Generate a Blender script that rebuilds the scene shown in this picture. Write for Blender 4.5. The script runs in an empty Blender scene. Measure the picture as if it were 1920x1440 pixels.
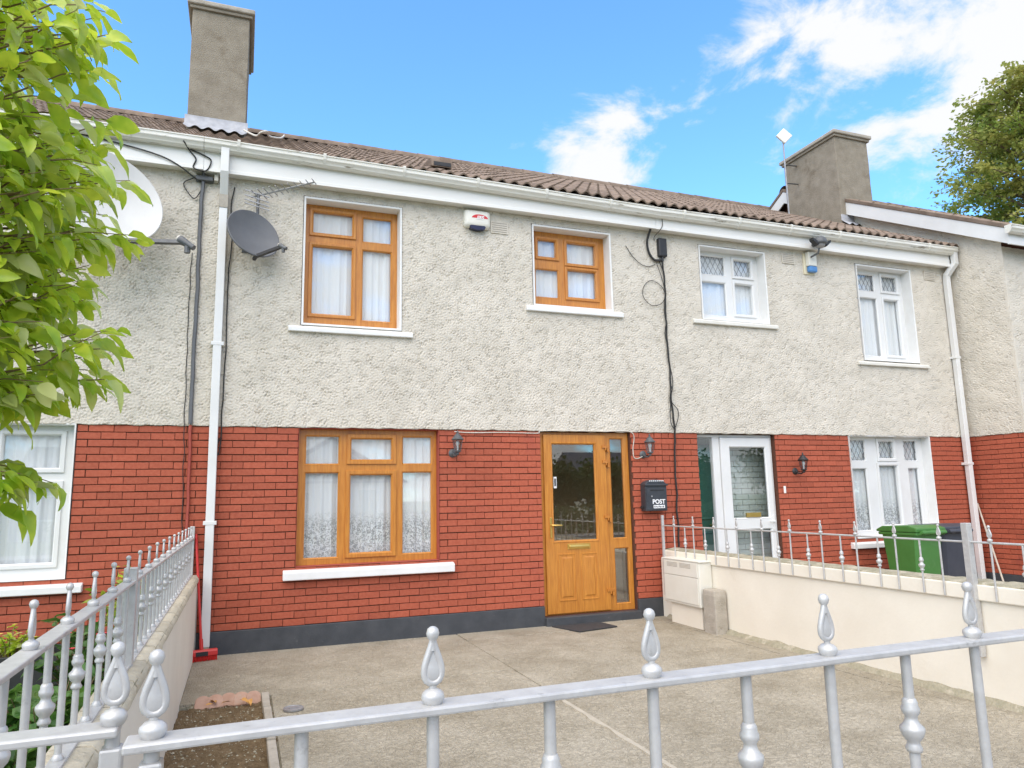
import bpy, math, random
import numpy as np
from mathutils import Matrix, Vector, noise as mnoise
random.seed(7); RNG = np.random.default_rng(11)
S = bpy.context.scene; COL = S.collection
PI = math.pi

# ------------------------------------------------------------------ camera
cam_d = bpy.data.cameras.new('camera'); cam = bpy.data.objects.new('camera', cam_d); COL.objects.link(cam)
cam_d.sensor_width = 36; cam_d.lens = 25.19; cam_d.clip_start = 0.05; cam_d.clip_end = 3000
ax_r = Vector((0.93695, -0.34889, -0.01991)); ax_u = Vector((-0.03619, -0.15354, 0.98748)); ax_f = Vector((0.34758, 0.92450, 0.15649))
CAM = Vector((0.0, -8.189, 1.516))
cam.matrix_world = Matrix(((ax_r.x, ax_u.x, -ax_f.x, CAM.x), (ax_r.y, ax_u.y, -ax_f.y, CAM.y), (ax_r.z, ax_u.z, -ax_f.z, CAM.z), (0, 0, 0, 1)))
S.camera = cam
# ------------------------------------------------------------------ light, sky
SUN_EL, SUN_AZ = 52, 220          # azimuth clockwise from +Y: behind the camera, a little to the left
sd = Vector((math.sin(math.radians(SUN_AZ))*math.cos(math.radians(SUN_EL)), math.cos(math.radians(SUN_AZ))*math.cos(math.radians(SUN_EL)), math.sin(math.radians(SUN_EL))))
sun_d = bpy.data.lights.new('sun', 'SUN'); sun_d.energy = 1.5; sun_d.angle = math.radians(80); sun_d.color = (1, .91, .79)
sun = bpy.data.objects.new('sun', sun_d); COL.objects.link(sun); sun.rotation_euler = sd.to_track_quat('Z', 'Y').to_euler(); sun.location = (0, -20, 30)
S.view_settings.view_transform = 'Standard'; S.view_settings.look = 'None'; S.view_settings.exposure = 1.50; S.view_settings.gamma = 1
S.view_settings.use_curve_mapping = False
W = bpy.data.worlds.new('World'); S.world = W; W.use_nodes = True
wn = W.node_tree; wn.nodes.clear()
def N(t, typ, **kw):
    n = t.nodes.new(typ)
    for k, v in kw.items():
        if k.startswith('i_'):
            key = k[2:]; key = int(key) if key.isdigit() else key.replace('_', ' ')
            n.inputs[key].default_value = v
        else: setattr(n, k, v)
    return n
def L(t, a, b): t.links.new(a, b)
def math_n(t, op, a, b=None, clamp=False):
    n = t.nodes.new('ShaderNodeMath'); n.operation = op; n.use_clamp = clamp
    for i, v in enumerate((a, b)):
        if v is None: continue
        if isinstance(v, (int, float)): n.inputs[i].default_value = v
        else: L(t, v, n.inputs[i])
    return n.outputs[0]
sky = N(wn, 'ShaderNodeTexSky', sky_type='NISHITA', sun_disc=False, sun_elevation=math.radians(SUN_EL), sun_rotation=math.radians(SUN_AZ), altitude=0, air_density=1.0, dust_density=0.0, ozone_density=4.5)
tc = N(wn, 'ShaderNodeTexCoord'); vdir = tc.outputs['Generated']
# clouds: fractal noise over the whole dome, gathered into banks in some directions and thinned in others
nz = N(wn, 'ShaderNodeTexNoise', i_Scale=6.5, i_Detail=10.0, i_Roughness=0.62, i_Distortion=0.3)
mp = N(wn, 'ShaderNodeMapping'); mp.inputs['Scale'].default_value = (1, 1, 1.7); mp.inputs['Location'].default_value = (2.3, .7, .4)
L(wn, vdir, mp.inputs['Vector']); L(wn, mp.outputs[0], nz.inputs['Vector'])
bias = None
for d, r, w in (((.36, .79, .49), 46, -.55), ((.567, .639, .520), 7.5, .33), ((.61, .585, .535), 7, .25), ((.716, .539, .443), 8, .28), ((.775, .455, .435), 8, .26), ((.445, .772, .455), 7.0, .30), ((.38, .805, .455), 8.0, .35), ((.661, .546, .515), 5, .18), ((.655, .62, .425), 5, .14), ((.54, .68, .49), 4, .16),
                ((.137, .84, .525), 20, -.2), ((-.16, .849, .504), 22, -.2), ((.36, .73, .57), 9, -.2), ((.52, .75, .40), 5, -.10)):
    v = Vector(d).normalized()
    dp = N(wn, 'ShaderNodeVectorMath', operation='DOT_PRODUCT'); L(wn, vdir, dp.inputs[0]); dp.inputs[1].default_value = v
    mr = N(wn, 'ShaderNodeMapRange', interpolation_type='SMOOTHSTEP'); L(wn, dp.outputs['Value'], mr.inputs['Value'])
    mr.inputs['From Min'].default_value = math.cos(math.radians(r)); mr.inputs['From Max'].default_value = 1; mr.inputs['To Max'].default_value = w
    bias = mr.outputs[0] if bias is None else math_n(wn, 'ADD', bias, mr.outputs[0])
dens = math_n(wn, 'ADD', math_n(wn, 'ADD', math_n(wn, 'MULTIPLY', math_n(wn, 'SUBTRACT', nz.outputs['Fac'], .5), 2.3), bias), .80)
cm = N(wn, 'ShaderNodeMapRange', interpolation_type='SMOOTHSTEP'); L(wn, dens, cm.inputs['Value'])
cm.inputs['From Min'].default_value = .50; cm.inputs['From Max'].default_value = .92; cm.inputs['To Max'].default_value = .97
mixc = N(wn, 'ShaderNodeMix', data_type='RGBA'); L(wn, cm.outputs[0], mixc.inputs['Factor']); 
tint = N(wn, 'ShaderNodeMix', data_type='RGBA', blend_type='MULTIPLY'); tint.inputs['Factor'].default_value = 1; tint.inputs['B'].default_value = (.64, .90, 1.06, 1)
L(wn, sky.outputs[0], tint.inputs['A']); L(wn, tint.outputs['Result'], mixc.inputs['A']); mixc.inputs['B'].default_value = (2.5, 2.5, 2.52, 1)
bg = N(wn, 'ShaderNodeBackground'); bg.inputs['Strength'].default_value = .142; L(wn, mixc.outputs['Result'], bg.inputs['Color'])
wo = N(wn, 'ShaderNodeOutputWorld'); L(wn, bg.outputs[0], wo.inputs['Surface'])

# ------------------------------------------------------------------ materials
MATS = {}
def new_mat(name):
    m = bpy.data.materials.new(name); m.use_nodes = True; MATS[name] = m
    t = m.node_tree; b = t.nodes['Principled BSDF']
    return m, t, b
def pos(t, scale=(1, 1, 1)):
    g = N(t, 'ShaderNodeNewGeometry'); mpn = N(t, 'ShaderNodeMapping'); mpn.inputs['Scale'].default_value = scale
    L(t, g.outputs['Position'], mpn.inputs['Vector']); return mpn.outputs[0]
def c4(c): return (c[0], c[1], c[2], 1)
def simple(name, c1, c2=None, scale=8, rough=.6, bump=0, bscale=60, bdist=.003, rnd=0, metal=0, stretch=(1, 1, 1), spec=.5, c3=None, scale3=1.5, t3=(.55, .7), coat=0, detail=5):
    m, t, b = new_mat(name); c2 = c2 or c1
    p = pos(t, stretch)
    n1 = N(t, 'ShaderNodeTexNoise', i_Scale=float(scale), i_Detail=float(detail), i_Roughness=.6); L(t, p, n1.inputs['Vector'])
    rp = N(t, 'ShaderNodeMapRange'); rp.inputs['From Min'].default_value = .35; rp.inputs['From Max'].default_value = .65; L(t, n1.outputs['Fac'], rp.inputs['Value'])
    mx = N(t, 'ShaderNodeMix', data_type='RGBA'); L(t, rp.outputs[0], mx.inputs['Factor']); mx.inputs['A'].default_value = c4(c1); mx.inputs['B'].default_value = c4(c2)
    out = mx.outputs['Result']
    if c3:
        n3 = N(t, 'ShaderNodeTexNoise', i_Scale=float(scale3), i_Detail=6.0, i_Roughness=.65); L(t, p, n3.inputs['Vector'])
        r3 = N(t, 'ShaderNodeMapRange', interpolation_type='SMOOTHSTEP'); r3.inputs['From Min'].default_value = t3[0]; r3.inputs['From Max'].default_value = t3[1]; L(t, n3.outputs['Fac'], r3.inputs['Value'])
        m3 = N(t, 'ShaderNodeMix', data_type='RGBA'); L(t, r3.outputs[0], m3.inputs['Factor']); L(t, out, m3.inputs['A']); m3.inputs['B'].default_value = c4(c3); out = m3.outputs['Result']
    if rnd:
        oi = N(t, 'ShaderNodeObjectInfo'); hs = N(t, 'ShaderNodeHueSaturation'); L(t, out, hs.inputs['Color'])
        r = N(t, 'ShaderNodeMapRange'); L(t, oi.outputs['Random'], r.inputs['Value']); r.inputs['To Min'].default_value = 1-rnd; r.inputs['To Max'].default_value = 1+rnd
        L(t, r.outputs[0], hs.inputs['Value']); out = hs.outputs['Color']
    L(t, out, b.inputs['Base Color']); b.inputs['Roughness'].default_value = rough; b.inputs['Metallic'].default_value = metal; b.inputs['Specular IOR Level'].default_value = spec
    if coat: b.inputs['Coat Weight'].default_value = coat; b.inputs['Coat Roughness'].default_value = .15
    if bump:
        nb = N(t, 'ShaderNodeTexNoise', i_Scale=float(bscale), i_Detail=4.0); L(t, p, nb.inputs['Vector'])
        bp = N(t, 'ShaderNodeBump'); bp.inputs['Strength'].default_value = bump; bp.inputs['Distance'].default_value = bdist; L(t, nb.outputs['Fac'], bp.inputs['Height']); L(t, bp.outputs[0], b.inputs['Normal'])
    return m
simple('render', (.585, .54, .46), (.67, .62, .535), scale=2.2, rough=.95, bump=.7, bscale=75, bdist=.008, c3=(.51, .455, .375), scale3=3.5, t3=(.60, .80), spec=.2)
simple('brick', (.375, .086, .046), (.43, .112, .062), scale=30, rough=.75, bump=.5, bscale=220, bdist=.003, rnd=.10, spec=.3, c3=(.33, .075, .05), scale3=2.5, t3=(.55, .8))
simple('mortar', (.095, .042, .028), (.14, .062, .042), scale=40, rough=.95, bump=.6, bscale=150, spec=.15)
simple('brick_paint', (.33, .062, .042), (.38, .08, .054), scale=20, rough=.75, bump=.4, bscale=120)
simple('plinth', (.045, .05, .058), (.065, .07, .078), scale=6, rough=.55, bump=.35, bscale=45, bdist=.004, c3=(.14, .14, .14), scale3=14, t3=(.62, .8))
simple('oak', (.58, .24, .034), (.45, .16, .02), scale=9, rough=.38, bump=.12, bscale=40, stretch=(6, 6, .5), coat=.25)
simple('oak_flat', (.57, .225, .035), (.43, .15, .02), scale=9, rough=.38, bump=.12, bscale=40, stretch=(.6, 6, 5), coat=.25)
simple('white_pvc', (.74, .74, .725), (.69, .69, .67), scale=3, rough=.35)
simple('white_paint', (.80, .80, .785), (.74, .735, .71), scale=4, rough=.6, bump=.15, bscale=60)
simple('old_white', (.74, .725, .67), (.66, .64, .57), scale=5, rough=.6, bump=.3, bscale=60, c3=(.30, .27, .20), scale3=9, t3=(.62, .78))
simple('gutter_white', (.76, .745, .69), (.68, .66, .585), scale=7, rough=.42, c3=(.22, .185, .13), scale3=9, t3=(.59, .72), stretch=(.35, 2, 2))
simple('fascia_white', (.82, .81, .775), (.78, .765, .725), scale=2.5, rough=.45, c3=(.55, .53, .46), scale3=5, t3=(.64, .85), stretch=(.4, 2, 2))
simple('tile', (.18, .135, .103), (.27, .205, .16), scale=5, rough=.9, bump=.5, bscale=90, bdist=.005, rnd=.16, c3=(.35, .29, .23), scale3=7, t3=(.6, .8), spec=.2)
simple('chimney', (.26, .225, .175), (.335, .295, .235), scale=5, rough=.97, bump=1, bscale=70, bdist=.014, c3=(.21, .175, .13), scale3=3, t3=(.55, .75), spec=.15)
simple('cement', (.36, .325, .27), (.45, .41, .35), scale=8, rough=.95, bump=.8, bscale=60, bdist=.006, c3=(.25, .23, .19), scale3=10, t3=(.58, .75), spec=.2)
simple('concrete_patch', (.40, .36, .29), (.47, .425, .345), scale=9, rough=.95, bump=.8, bscale=60, bdist=.005)
simple('lead', (.30, .31, .34), (.42, .43, .46), scale=9, rough=.5, bump=.3, bscale=30)
simple('silver', (.47, .465, .455), (.56, .555, .54), scale=25, rough=.42, metal=.25, bump=.25, bscale=70, bdist=.002, c3=(.27, .265, .25), scale3=22, t3=(.6, .78))
simple('cream_wall', (.83, .775, .665), (.77, .71, .60), scale=1.6, rough=.85, bump=.35, bscale=35, bdist=.004, c3=(.64, .57, .45), scale3=2.2, t3=(.62, .85), spec=.25)
simple('mossy', (.40, .36, .27), (.30, .28, .20), scale=14, rough=.97, bump=1, bscale=50, bdist=.012, c3=(.52, .47, .37), scale3=8, t3=(.5, .7), rnd=.1, spec=.15)
simple('coping_stone', (.50, .44, .33), (.60, .54, .42), scale=10, rough=.95, bump=.9, bscale=45, bdist=.008, c3=(.34, .29, .2), scale3=16, t3=(.58, .75), rnd=.12, spec=.2)
simple('dark_room', (.55, .44, .33), (.60, .49, .37), scale=2, rough=.9)
simple('room_wall', (.34, .32, .29), (.38, .36, .33), scale=2, rough=.9)
simple('dish_white', (.56, .56, .54), (.52, .52, .50), scale=2, rough=.5, c3=(.47, .46, .43), scale3=5, t3=(.55, .85), stretch=(3, 3, .3))
simple('dish_grey', (.105, .11, .12), (.13, .135, .145), scale=5, rough=.6)
simple('black', (.018, .018, .02), (.028, .028, .03), scale=12, rough=.5)
simple('cable_black', (.02, .02, .02), (.035, .034, .032), scale=12, rough=.7)
simple('cable_white', (.66, .63, .56), (.58, .55, .48), scale=12, rough=.6)
simple('grey_metal', (.30, .30, .31), (.38, .38, .39), scale=15, rough=.45, metal=.5)
simple('lantern_grey', (.07, .075, .08), (.11, .115, .12), scale=12, rough=.45)
simple('postbox', (.035, .04, .048), (.05, .055, .064), scale=9, rough=.42, bump=.15, bscale=150)
simple('brass', (.75, .52, .16), (.66, .43, .11), scale=9, rough=.28, metal=.9)
simple('alarm_cream', (.76, .745, .67), (.72, .70, .62), scale=5, rough=.45)
simple('alarm_yellow', (.70, .62, .42), (.74, .67, .49), scale=5, rough=.5)
simple('red_print', (.62, .03, .035), rough=.5)
simple('white_print', (.82, .82, .82), rough=.5)
simple('blue_plastic', (.07, .22, .50), (.09, .26, .55), rough=.3)
simple('dark_blue', (.012, .014, .045), (.02, .02, .06), rough=.3)
simple('red_plastic', (.60, .03, .025), (.52, .025, .02), scale=6, rough=.4)
simple('bin_green', (.05, .165, .032), (.06, .19, .04), scale=4, rough=.42, bump=.1, bscale=200, c3=(.085, .20, .065), scale3=6)
simple('bin_grey', (.035, .038, .055), (.05, .053, .07), scale=4, rough=.45, bump=.1, bscale=200)
simple('terracotta', (.40, .235, .165), (.47, .30, .225), scale=12, rough=.9, bump=.5, bscale=60, c3=(.40, .30, .23), scale3=10, t3=(.5, .7), rnd=.1)
simple('dead_leaf', (.50, .27, .07), (.42, .20, .06), scale=30, rough=.8, rnd=.25)
simple('bark', (.14, .105, .07), (.20, .15, .10), scale=20, rough=.95, bump=.8, bscale=60)
simple('twig', (.17, .11, .06), (.22, .15, .08), scale=20, rough=.8)
simple('asphalt', (.05, .05, .052), (.065, .065, .067), scale=20, rough=.9, bump=.5, bscale=150)
simple('paving', (.30, .285, .26), (.35, .335, .30), scale=6, rough=.93, bump=.5, bscale=120)
simple('grass_ground', (.06, .11, .03), (.09, .15, .04), scale=6, rough=.95, bump=.8, bscale=60)
simple('porch_brick', (.55, .60, .55), (.60, .65, .60), scale=8, rough=.8)
simple('porch_green', (.05, .16, .12), (.06, .18, .135), scale=6, rough=.4)
simple('rubber', (.03, .03, .033), (.045, .045, .048), scale=30, rough=.8, bump=.4, bscale=200)
simple('stick', (.62, .55, .46), (.55, .47, .38), scale=20, rough=.7)
simple('slate', (.09, .09, .10), (.13, .13, .14), scale=6, rough=.8)
simple('number_plate', (.8, .79, .75), rough=.5)
simple('flower_red', (.62, .03, .05), (.72, .10, .12), scale=40, rough=.6)
simple('flower_yellow', (.70, .55, .06), (.75, .65, .15), scale=40, rough=.6)
# soil with crumbs
simple('soil', (.16, .11, .062), (.25, .18, .105), scale=22, rough=1, bump=1, bscale=70, bdist=.03, c3=(.28, .20, .12), scale3=30, t3=(.56, .72), spec=.1)
# concrete drive: worn, fine worm-like trowel marks
def concrete():
    m, t, b = new_mat('concrete'); p = pos(t)
    n1 = N(t, 'ShaderNodeTexNoise', i_Scale=1.6, i_Detail=9.0, i_Roughness=.72); L(t, p, n1.inputs['Vector'])
    cr = N(t, 'ShaderNodeValToRGB'); e = cr.color_ramp.elements; e[0].position = .3; e[0].color = (.30, .26, .19, 1); e[1].position = .72; e[1].color = (.53, .48, .385, 1); L(t, n1.outputs['Fac'], cr.inputs[0])
    n2 = N(t, 'ShaderNodeTexNoise', i_Scale=24.0, i_Detail=3.0, i_Roughness=.5, i_Distortion=1.2); L(t, p, n2.inputs['Vector'])
    a = math_n(t, 'ABSOLUTE', math_n(t, 'SUBTRACT', n2.outputs['Fac'], .5)); w = math_n(t, 'MULTIPLY', a, 9.0, True)
    n3 = N(t, 'ShaderNodeTexNoise', i_Scale=110.0, i_Detail=2.0); L(t, p, n3.inputs['Vector'])
    mx = N(t, 'ShaderNodeMix', data_type='RGBA', blend_type='MULTIPLY'); mx.inputs['Factor'].default_value = .36; L(t, cr.outputs[0], mx.inputs['A'])
    g = N(t, 'ShaderNodeMapRange'); L(t, n3.outputs['Fac'], g.inputs['Value']); g.inputs['From Min'].default_value = .3; g.inputs['From Max'].default_value = .7; g.inputs['To Min'].default_value = .55; g.inputs['To Max'].default_value = 1.15
    L(t, g.outputs[0], mx.inputs['B'])
    fk = N(t, 'ShaderNodeMapRange'); L(t, a, fk.inputs['Value']); fk.inputs['From Min'].default_value = .05; fk.inputs['From Max'].default_value = .0; fk.inputs['To Max'].default_value = .55
    n4 = N(t, 'ShaderNodeTexNoise', i_Scale=5.0, i_Detail=3.0); L(t, p, n4.inputs['Vector']); f4 = math_n(t, 'MULTIPLY', fk.outputs[0], n4.outputs['Fac'])
    m4 = N(t, 'ShaderNodeMix', data_type='RGBA'); L(t, f4, m4.inputs['Factor']); L(t, mx.outputs['Result'], m4.inputs['A']); m4.inputs['B'].default_value = (.56, .50, .40, 1)
    L(t, m4.outputs['Result'], b.inputs['Base Color']); b.inputs['Roughness'].default_value = .95; b.inputs['Specular IOR Level'].default_value = .2
    h = math_n(t, 'ADD', w, math_n(t, 'MULTIPLY', n3.outputs['Fac'], .6))
    bp = N(t, 'ShaderNodeBump'); bp.inputs['Strength'].default_value = .9; bp.inputs['Distance'].default_value = .008; L(t, h, bp.inputs['Height']); L(t, bp.outputs[0], b.inputs['Normal'])
concrete()
def glass_mat(name, tintc, base=.05, gain=1.0):
    m = bpy.data.materials.new(name); m.use_nodes = True; MATS[name] = m; t = m.node_tree; t.nodes.clear()
    tr = N(t, 'ShaderNodeBsdfTransparent'); tr.inputs[0].default_value = c4(tintc); gl = N(t, 'ShaderNodeBsdfGlossy'); gl.inputs['Roughness'].default_value = .01; gl.inputs['Color'].default_value = (.95, .97, 1, 1)
    g = N(t, 'ShaderNodeNewGeometry'); dp = N(t, 'ShaderNodeVectorMath', operation='DOT_PRODUCT'); L(t, g.outputs['Normal'], dp.inputs[0]); L(t, g.outputs['Incoming'], dp.inputs[1])
    fr = math_n(t, 'POWER', math_n(t, 'SUBTRACT', 1.0, math_n(t, 'ABSOLUTE', dp.outputs['Value'])), 5.0)
    f = math_n(t, 'ADD', math_n(t, 'MULTIPLY', fr, gain), base, True)
    mx = N(t, 'ShaderNodeMixShader'); L(t, f, mx.inputs[0]); L(t, tr.outputs[0], mx.inputs[1]); L(t, gl.outputs[0], mx.inputs[2])
    o = N(t, 'ShaderNodeOutputMaterial'); L(t, mx.outputs[0], o.inputs['Surface'])
glass_mat('glass', (.98, .99, .99), .075)
glass_mat('door_glass', (.90, .88, .82), .13)
glass_mat('lamp_glass', (.8, .82, .82), .06)
def leaf_mat(name, c1, c2, rnd=.25, trans=.35, rough=.42, scale=14, pale=None):
    m, t, b = new_mat(name); p = pos(t); n1 = N(t, 'ShaderNodeTexNoise', i_Scale=float(scale), i_Detail=2.0); L(t, p, n1.inputs['Vector'])
    mx = N(t, 'ShaderNodeMix', data_type='RGBA'); r0 = N(t, 'ShaderNodeMapRange'); r0.inputs['From Min'].default_value = .35; r0.inputs['From Max'].default_value = .65
    L(t, n1.outputs['Fac'], r0.inputs['Value']); L(t, r0.outputs[0], mx.inputs['Factor']); mx.inputs['A'].default_value = c4(c1); mx.inputs['B'].default_value = c4(c2); col = mx.outputs['Result']
    oi = N(t, 'ShaderNodeObjectInfo')
    if pale:
        ge = N(t, 'ShaderNodeNewGeometry'); isl = ge.outputs['Random Per Island']; rp = N(t, 'ShaderNodeMapRange', interpolation_type='SMOOTHSTEP'); rp.inputs['From Min'].default_value = .62; rp.inputs['From Max'].default_value = 1.0
        L(t, math_n(t, 'FRACT', math_n(t, 'ADD', isl, oi.outputs['Random'])), rp.inputs['Value']); m3 = N(t, 'ShaderNodeMix', data_type='RGBA'); L(t, rp.outputs[0], m3.inputs['Factor']); L(t, col, m3.inputs['A']); m3.inputs['B'].default_value = c4(pale); col = m3.outputs['Result']
    hs = N(t, 'ShaderNodeHueSaturation'); L(t, col, hs.inputs['Color'])
    r = N(t, 'ShaderNodeMapRange'); L(t, oi.outputs['Random'], r.inputs['Value']); r.inputs['To Min'].default_value = 1-rnd; r.inputs['To Max'].default_value = 1+rnd; L(t, r.outputs[0], hs.inputs['Value'])
    L(t, hs.outputs[0], b.inputs['Base Color']); b.inputs['Roughness'].default_value = rough
    tl = N(t, 'ShaderNodeBsdfTranslucent'); h2 = N(t, 'ShaderNodeHueSaturation'); h2.inputs['Value'].default_value = 1.5; h2.inputs['Hue'].default_value = .485; L(t, hs.outputs[0], h2.inputs['Color']); L(t, h2.outputs[0], tl.inputs[0])
    ms = N(t, 'ShaderNodeMixShader'); ms.inputs[0].default_value = trans; L(t, b.outputs[0], ms.inputs[1]); L(t, tl.outputs[0], ms.inputs[2])
    L(t, ms.outputs[0], t.nodes['Material Output'].inputs['Surface'])
leaf_mat('leaf', (.25, .39, .03), (.43, .52, .05), rnd=.35, trans=.45, rough=.33, pale=(.50, .55, .22))
leaf_mat('leaf_dark', (.045, .12, .022), (.085, .18, .03), rnd=.3, scale=9)
leaf_mat('leaf_far', (.15, .215, .04), (.34, .33, .085), rnd=.2, scale=1.3, trans=.42, rough=.7)
leaf_mat('leaf_far2', (.05, .09, .02), (.09, .13, .035), rnd=.2, scale=.6, trans=.3, rough=.7)
leaf_mat('grass', (.10, .20, .035), (.17, .27, .05), rnd=.2, scale=6, rough=.7)
def curtain_mat(name, lace_z=None):
    m, t, b = new_mat(name); b.inputs['Base Color'].default_value = (.88, .88, .88, 1); b.inputs['Roughness'].default_value = .9
    tl = N(t, 'ShaderNodeBsdfTranslucent'); tl.inputs[0].default_value = (.75, .77, .8, 1); tp = N(t, 'ShaderNodeBsdfTransparent')
    m1 = N(t, 'ShaderNodeMixShader'); m1.inputs[0].default_value = .10; L(t, b.outputs[0], m1.inputs[1]); L(t, tl.outputs[0], m1.inputs[2])
    m2 = N(t, 'ShaderNodeMixShader'); L(t, m1.outputs[0], m2.inputs[1]); L(t, tp.outputs[0], m2.inputs[2])
    if lace_z is None: m2.inputs[0].default_value = .04
    else:
        g = N(t, 'ShaderNodeNewGeometry'); sx = N(t, 'ShaderNodeSeparateXYZ'); L(t, g.outputs['Position'], sx.inputs[0])
        vz = N(t, 'ShaderNodeTexNoise', i_Scale=38.0, i_Detail=2.0, i_Distortion=1.5); L(t, g.outputs['Position'], vz.inputs['Vector'])
        low = N(t, 'ShaderNodeMapRange'); L(t, sx.outputs['Z'], low.inputs['Value']); low.inputs['From Min'].default_value = lace_z+.12; low.inputs['From Max'].default_value = lace_z-.05
        th = N(t, 'ShaderNodeMapRange'); L(t, vz.outputs['Fac'], th.inputs['Value']); th.inputs['From Min'].default_value = .46; th.inputs['From Max'].default_value = .56; th.inputs['To Min'].default_value = .0; th.inputs['To Max'].default_value = .5
        f = math_n(t, 'ADD', math_n(t, 'MULTIPLY', low.outputs[0], math_n(t, 'SUBTRACT', th.outputs[0], .03)), .05); L(t, f, m2.inputs[0])
    L(t, m2.outputs[0], t.nodes['Material Output'].inputs['Surface'])
curtain_mat('curtain'); curtain_mat('lace', 1.28)

# ------------------------------------------------------------------ mesh helpers
class MB:
    def __init__(s): s.v = []; s.f = []
    def quad(s, a, b, c, d): i = len(s.v); s.v += [tuple(a), tuple(b), tuple(c), tuple(d)]; s.f.append((i, i+1, i+2, i+3))
    def box(s, x0, x1, y0, y1, z0, z1):
        i = len(s.v); s.v += [(x, y, z) for z in (z0, z1) for y in (y0, y1) for x in (x0, x1)]
        s.f += [tuple(i+k for k in q) for q in ((0, 2, 3, 1), (4, 5, 7, 6), (0, 1, 5, 4), (2, 6, 7, 3), (0, 4, 6, 2), (1, 3, 7, 5))]; return s
    def loft(s, rings, closed=True, cap=True, loop=False):
        n = len(rings[0]); i = len(s.v)
        for r in rings: s.v += [tuple(p) for p in r]
        m = len(rings)
        for a in range(m if loop else m-1):
            b = (a+1) % m
            for k in range(n if closed else n-1):
                k2 = (k+1) % n; s.f.append((i+a*n+k, i+a*n+k2, i+b*n+k2, i+b*n+k))
        if cap and not loop and closed: s.f.append(tuple(i+k for k in reversed(range(n)))); s.f.append(tuple(i+(m-1)*n+k for k in range(n)))
        return s
    def tube(s, pts, r, seg=8, cap=True, square=False, loop=False):
        pts = [Vector(p) for p in pts]; rings = []; n = len(pts); rr = r if isinstance(r, (list, tuple)) else [r]*n
        up = None
        for i, p in enumerate(pts):
            a = pts[(i-1) % n] if (loop or i > 0) else p; b = pts[(i+1) % n] if (loop or i < n-1) else p
            d = (b-a).normalized()
            if up is None: up = Vector((0, 0, 1)) if abs(d.z) < .9 else Vector((0, 1, 0))
            x = up.cross(d).normalized(); y = d.cross(x).normalized(); up = y
            k = 4 if square else seg; o = PI/4 if square else 0
            # keep the section width at bends
            st = 1.0
            if 0 < i < n-1 and not loop:
                c = (pts[i]-pts[i-1]).normalized().dot((pts[i+1]-pts[i]).normalized()); st = 1/max(.6, math.sqrt(max(.05, (1+c)/2)))
            rings.append([p+(x*math.cos(o+2*PI*j/k)+y*math.sin(o+2*PI*j/k)*st)*rr[i]*(1.4142 if square else 1) for j in range(k)])
        return s.loft(rings, True, cap, loop)
    def lathe(s, prof, c=(0, 0, 0), seg=14, sy=1.0, ang=0):
        rings = []
        ca, sa = math.cos(ang), math.sin(ang)
        for r, z in prof:
            rg = []
            for k in range(seg):
                a = 2*PI*k/seg; x, y = max(r, 1e-4)*math.cos(a), max(r, 1e-4)*math.sin(a)*sy
                rg.append((c[0]+x*ca-y*sa, c[1]+x*sa+y*ca, c[2]+z))
            rings.append(rg)
        return s.loft(rings)
    def ring(s, x0, z0, x1, z1, prof):
        # mitred rectangular frame in the XZ plane; prof: closed list of (distance inwards, y)
        rings = []
        for cx, cz, dx, dz in ((x0, z0, 1, 1), (x1, z0, -1, 1), (x1, z1, -1, -1), (x0, z1, 1, -1)):
            rings.append([(cx+dx*d, y, cz+dz*d) for d, y in prof])
        return s.loft(rings, True, False, True)
    def prism(s, poly, axis, a, b):
        def P(u, w, t): return (t, u, w) if axis == 0 else ((u, t, w) if axis == 1 else (u, w, t))
        return s.loft([[P(u, w, a) for u, w in poly], [P(u, w, b) for u, w in poly]])
    def holes(s, x0, x1, z0, z1, ops, yf, yb):
        xs = sorted({x0, x1, *[min(max(v, x0), x1) for o in ops for v in (o[0], o[2])]}); zs = sorted({z0, z1, *[min(max(v, z0), z1) for o in ops for v in (o[1], o[3])]})
        def solid(i, j):
            if i < 0 or j < 0 or i >= len(xs)-1 or j >= len(zs)-1: return False
            cx, cz = (xs[i]+xs[i+1])/2, (zs[j]+zs[j+1])/2
            return not any(o[0] < cx < o[2] and o[1] < cz < o[3] for o in ops)
        vi = {}
        def V(x, y, z):
            k = (round(x, 5), round(y, 5), round(z, 5))
            if k not in vi: vi[k] = len(s.v); s.v.append(k)
            return vi[k]
        for i in range(len(xs)-1):
            for j in range(len(zs)-1):
                if not solid(i, j): continue
                a, b, c, d = xs[i], xs[i+1], zs[j], zs[j+1]
                s.f.append((V(a, yf, c), V(b, yf, c), V(b, yf, d), V(a, yf, d))); s.f.append((V(a, yb, c), V(a, yb, d), V(b, yb, d), V(b, yb, c)))
                if not solid(i-1, j): s.f.append((V(a, yf, c), V(a, yf, d), V(a, yb, d), V(a, yb, c)))
                if not solid(i+1, j): s.f.append((V(b, yf, c), V(b, yb, c), V(b, yb, d), V(b, yf, d)))
                if not solid(i, j-1): s.f.append((V(a, yf, c), V(a, yb, c), V(b, yb, c), V(b, yf, c)))
                if not solid(i, j+1): s.f.append((V(a, yf, d), V(b, yf, d), V(b, yb, d), V(a, yb, d)))
        return s
    def xf(s, M):
        s.v = [tuple(M @ Vector(p)) for p in s.v]; return s
    def mesh(s, name, smooth=None):
        me = bpy.data.meshes.new(name); me.from_pydata(s.v, [], s.f); me.validate()
        if smooth:
            me.polygons.foreach_set('use_smooth', [True]*len(me.polygons)); me.set_sharp_from_angle(angle=math.radians(smooth))
        return me
    def build(s, name, mat, parent=None, smooth=None, bevel=0, **tags):
        return obj(name, s.mesh(name, smooth), mat, parent, bevel=bevel, **tags)
ORIGIN = {}
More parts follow.
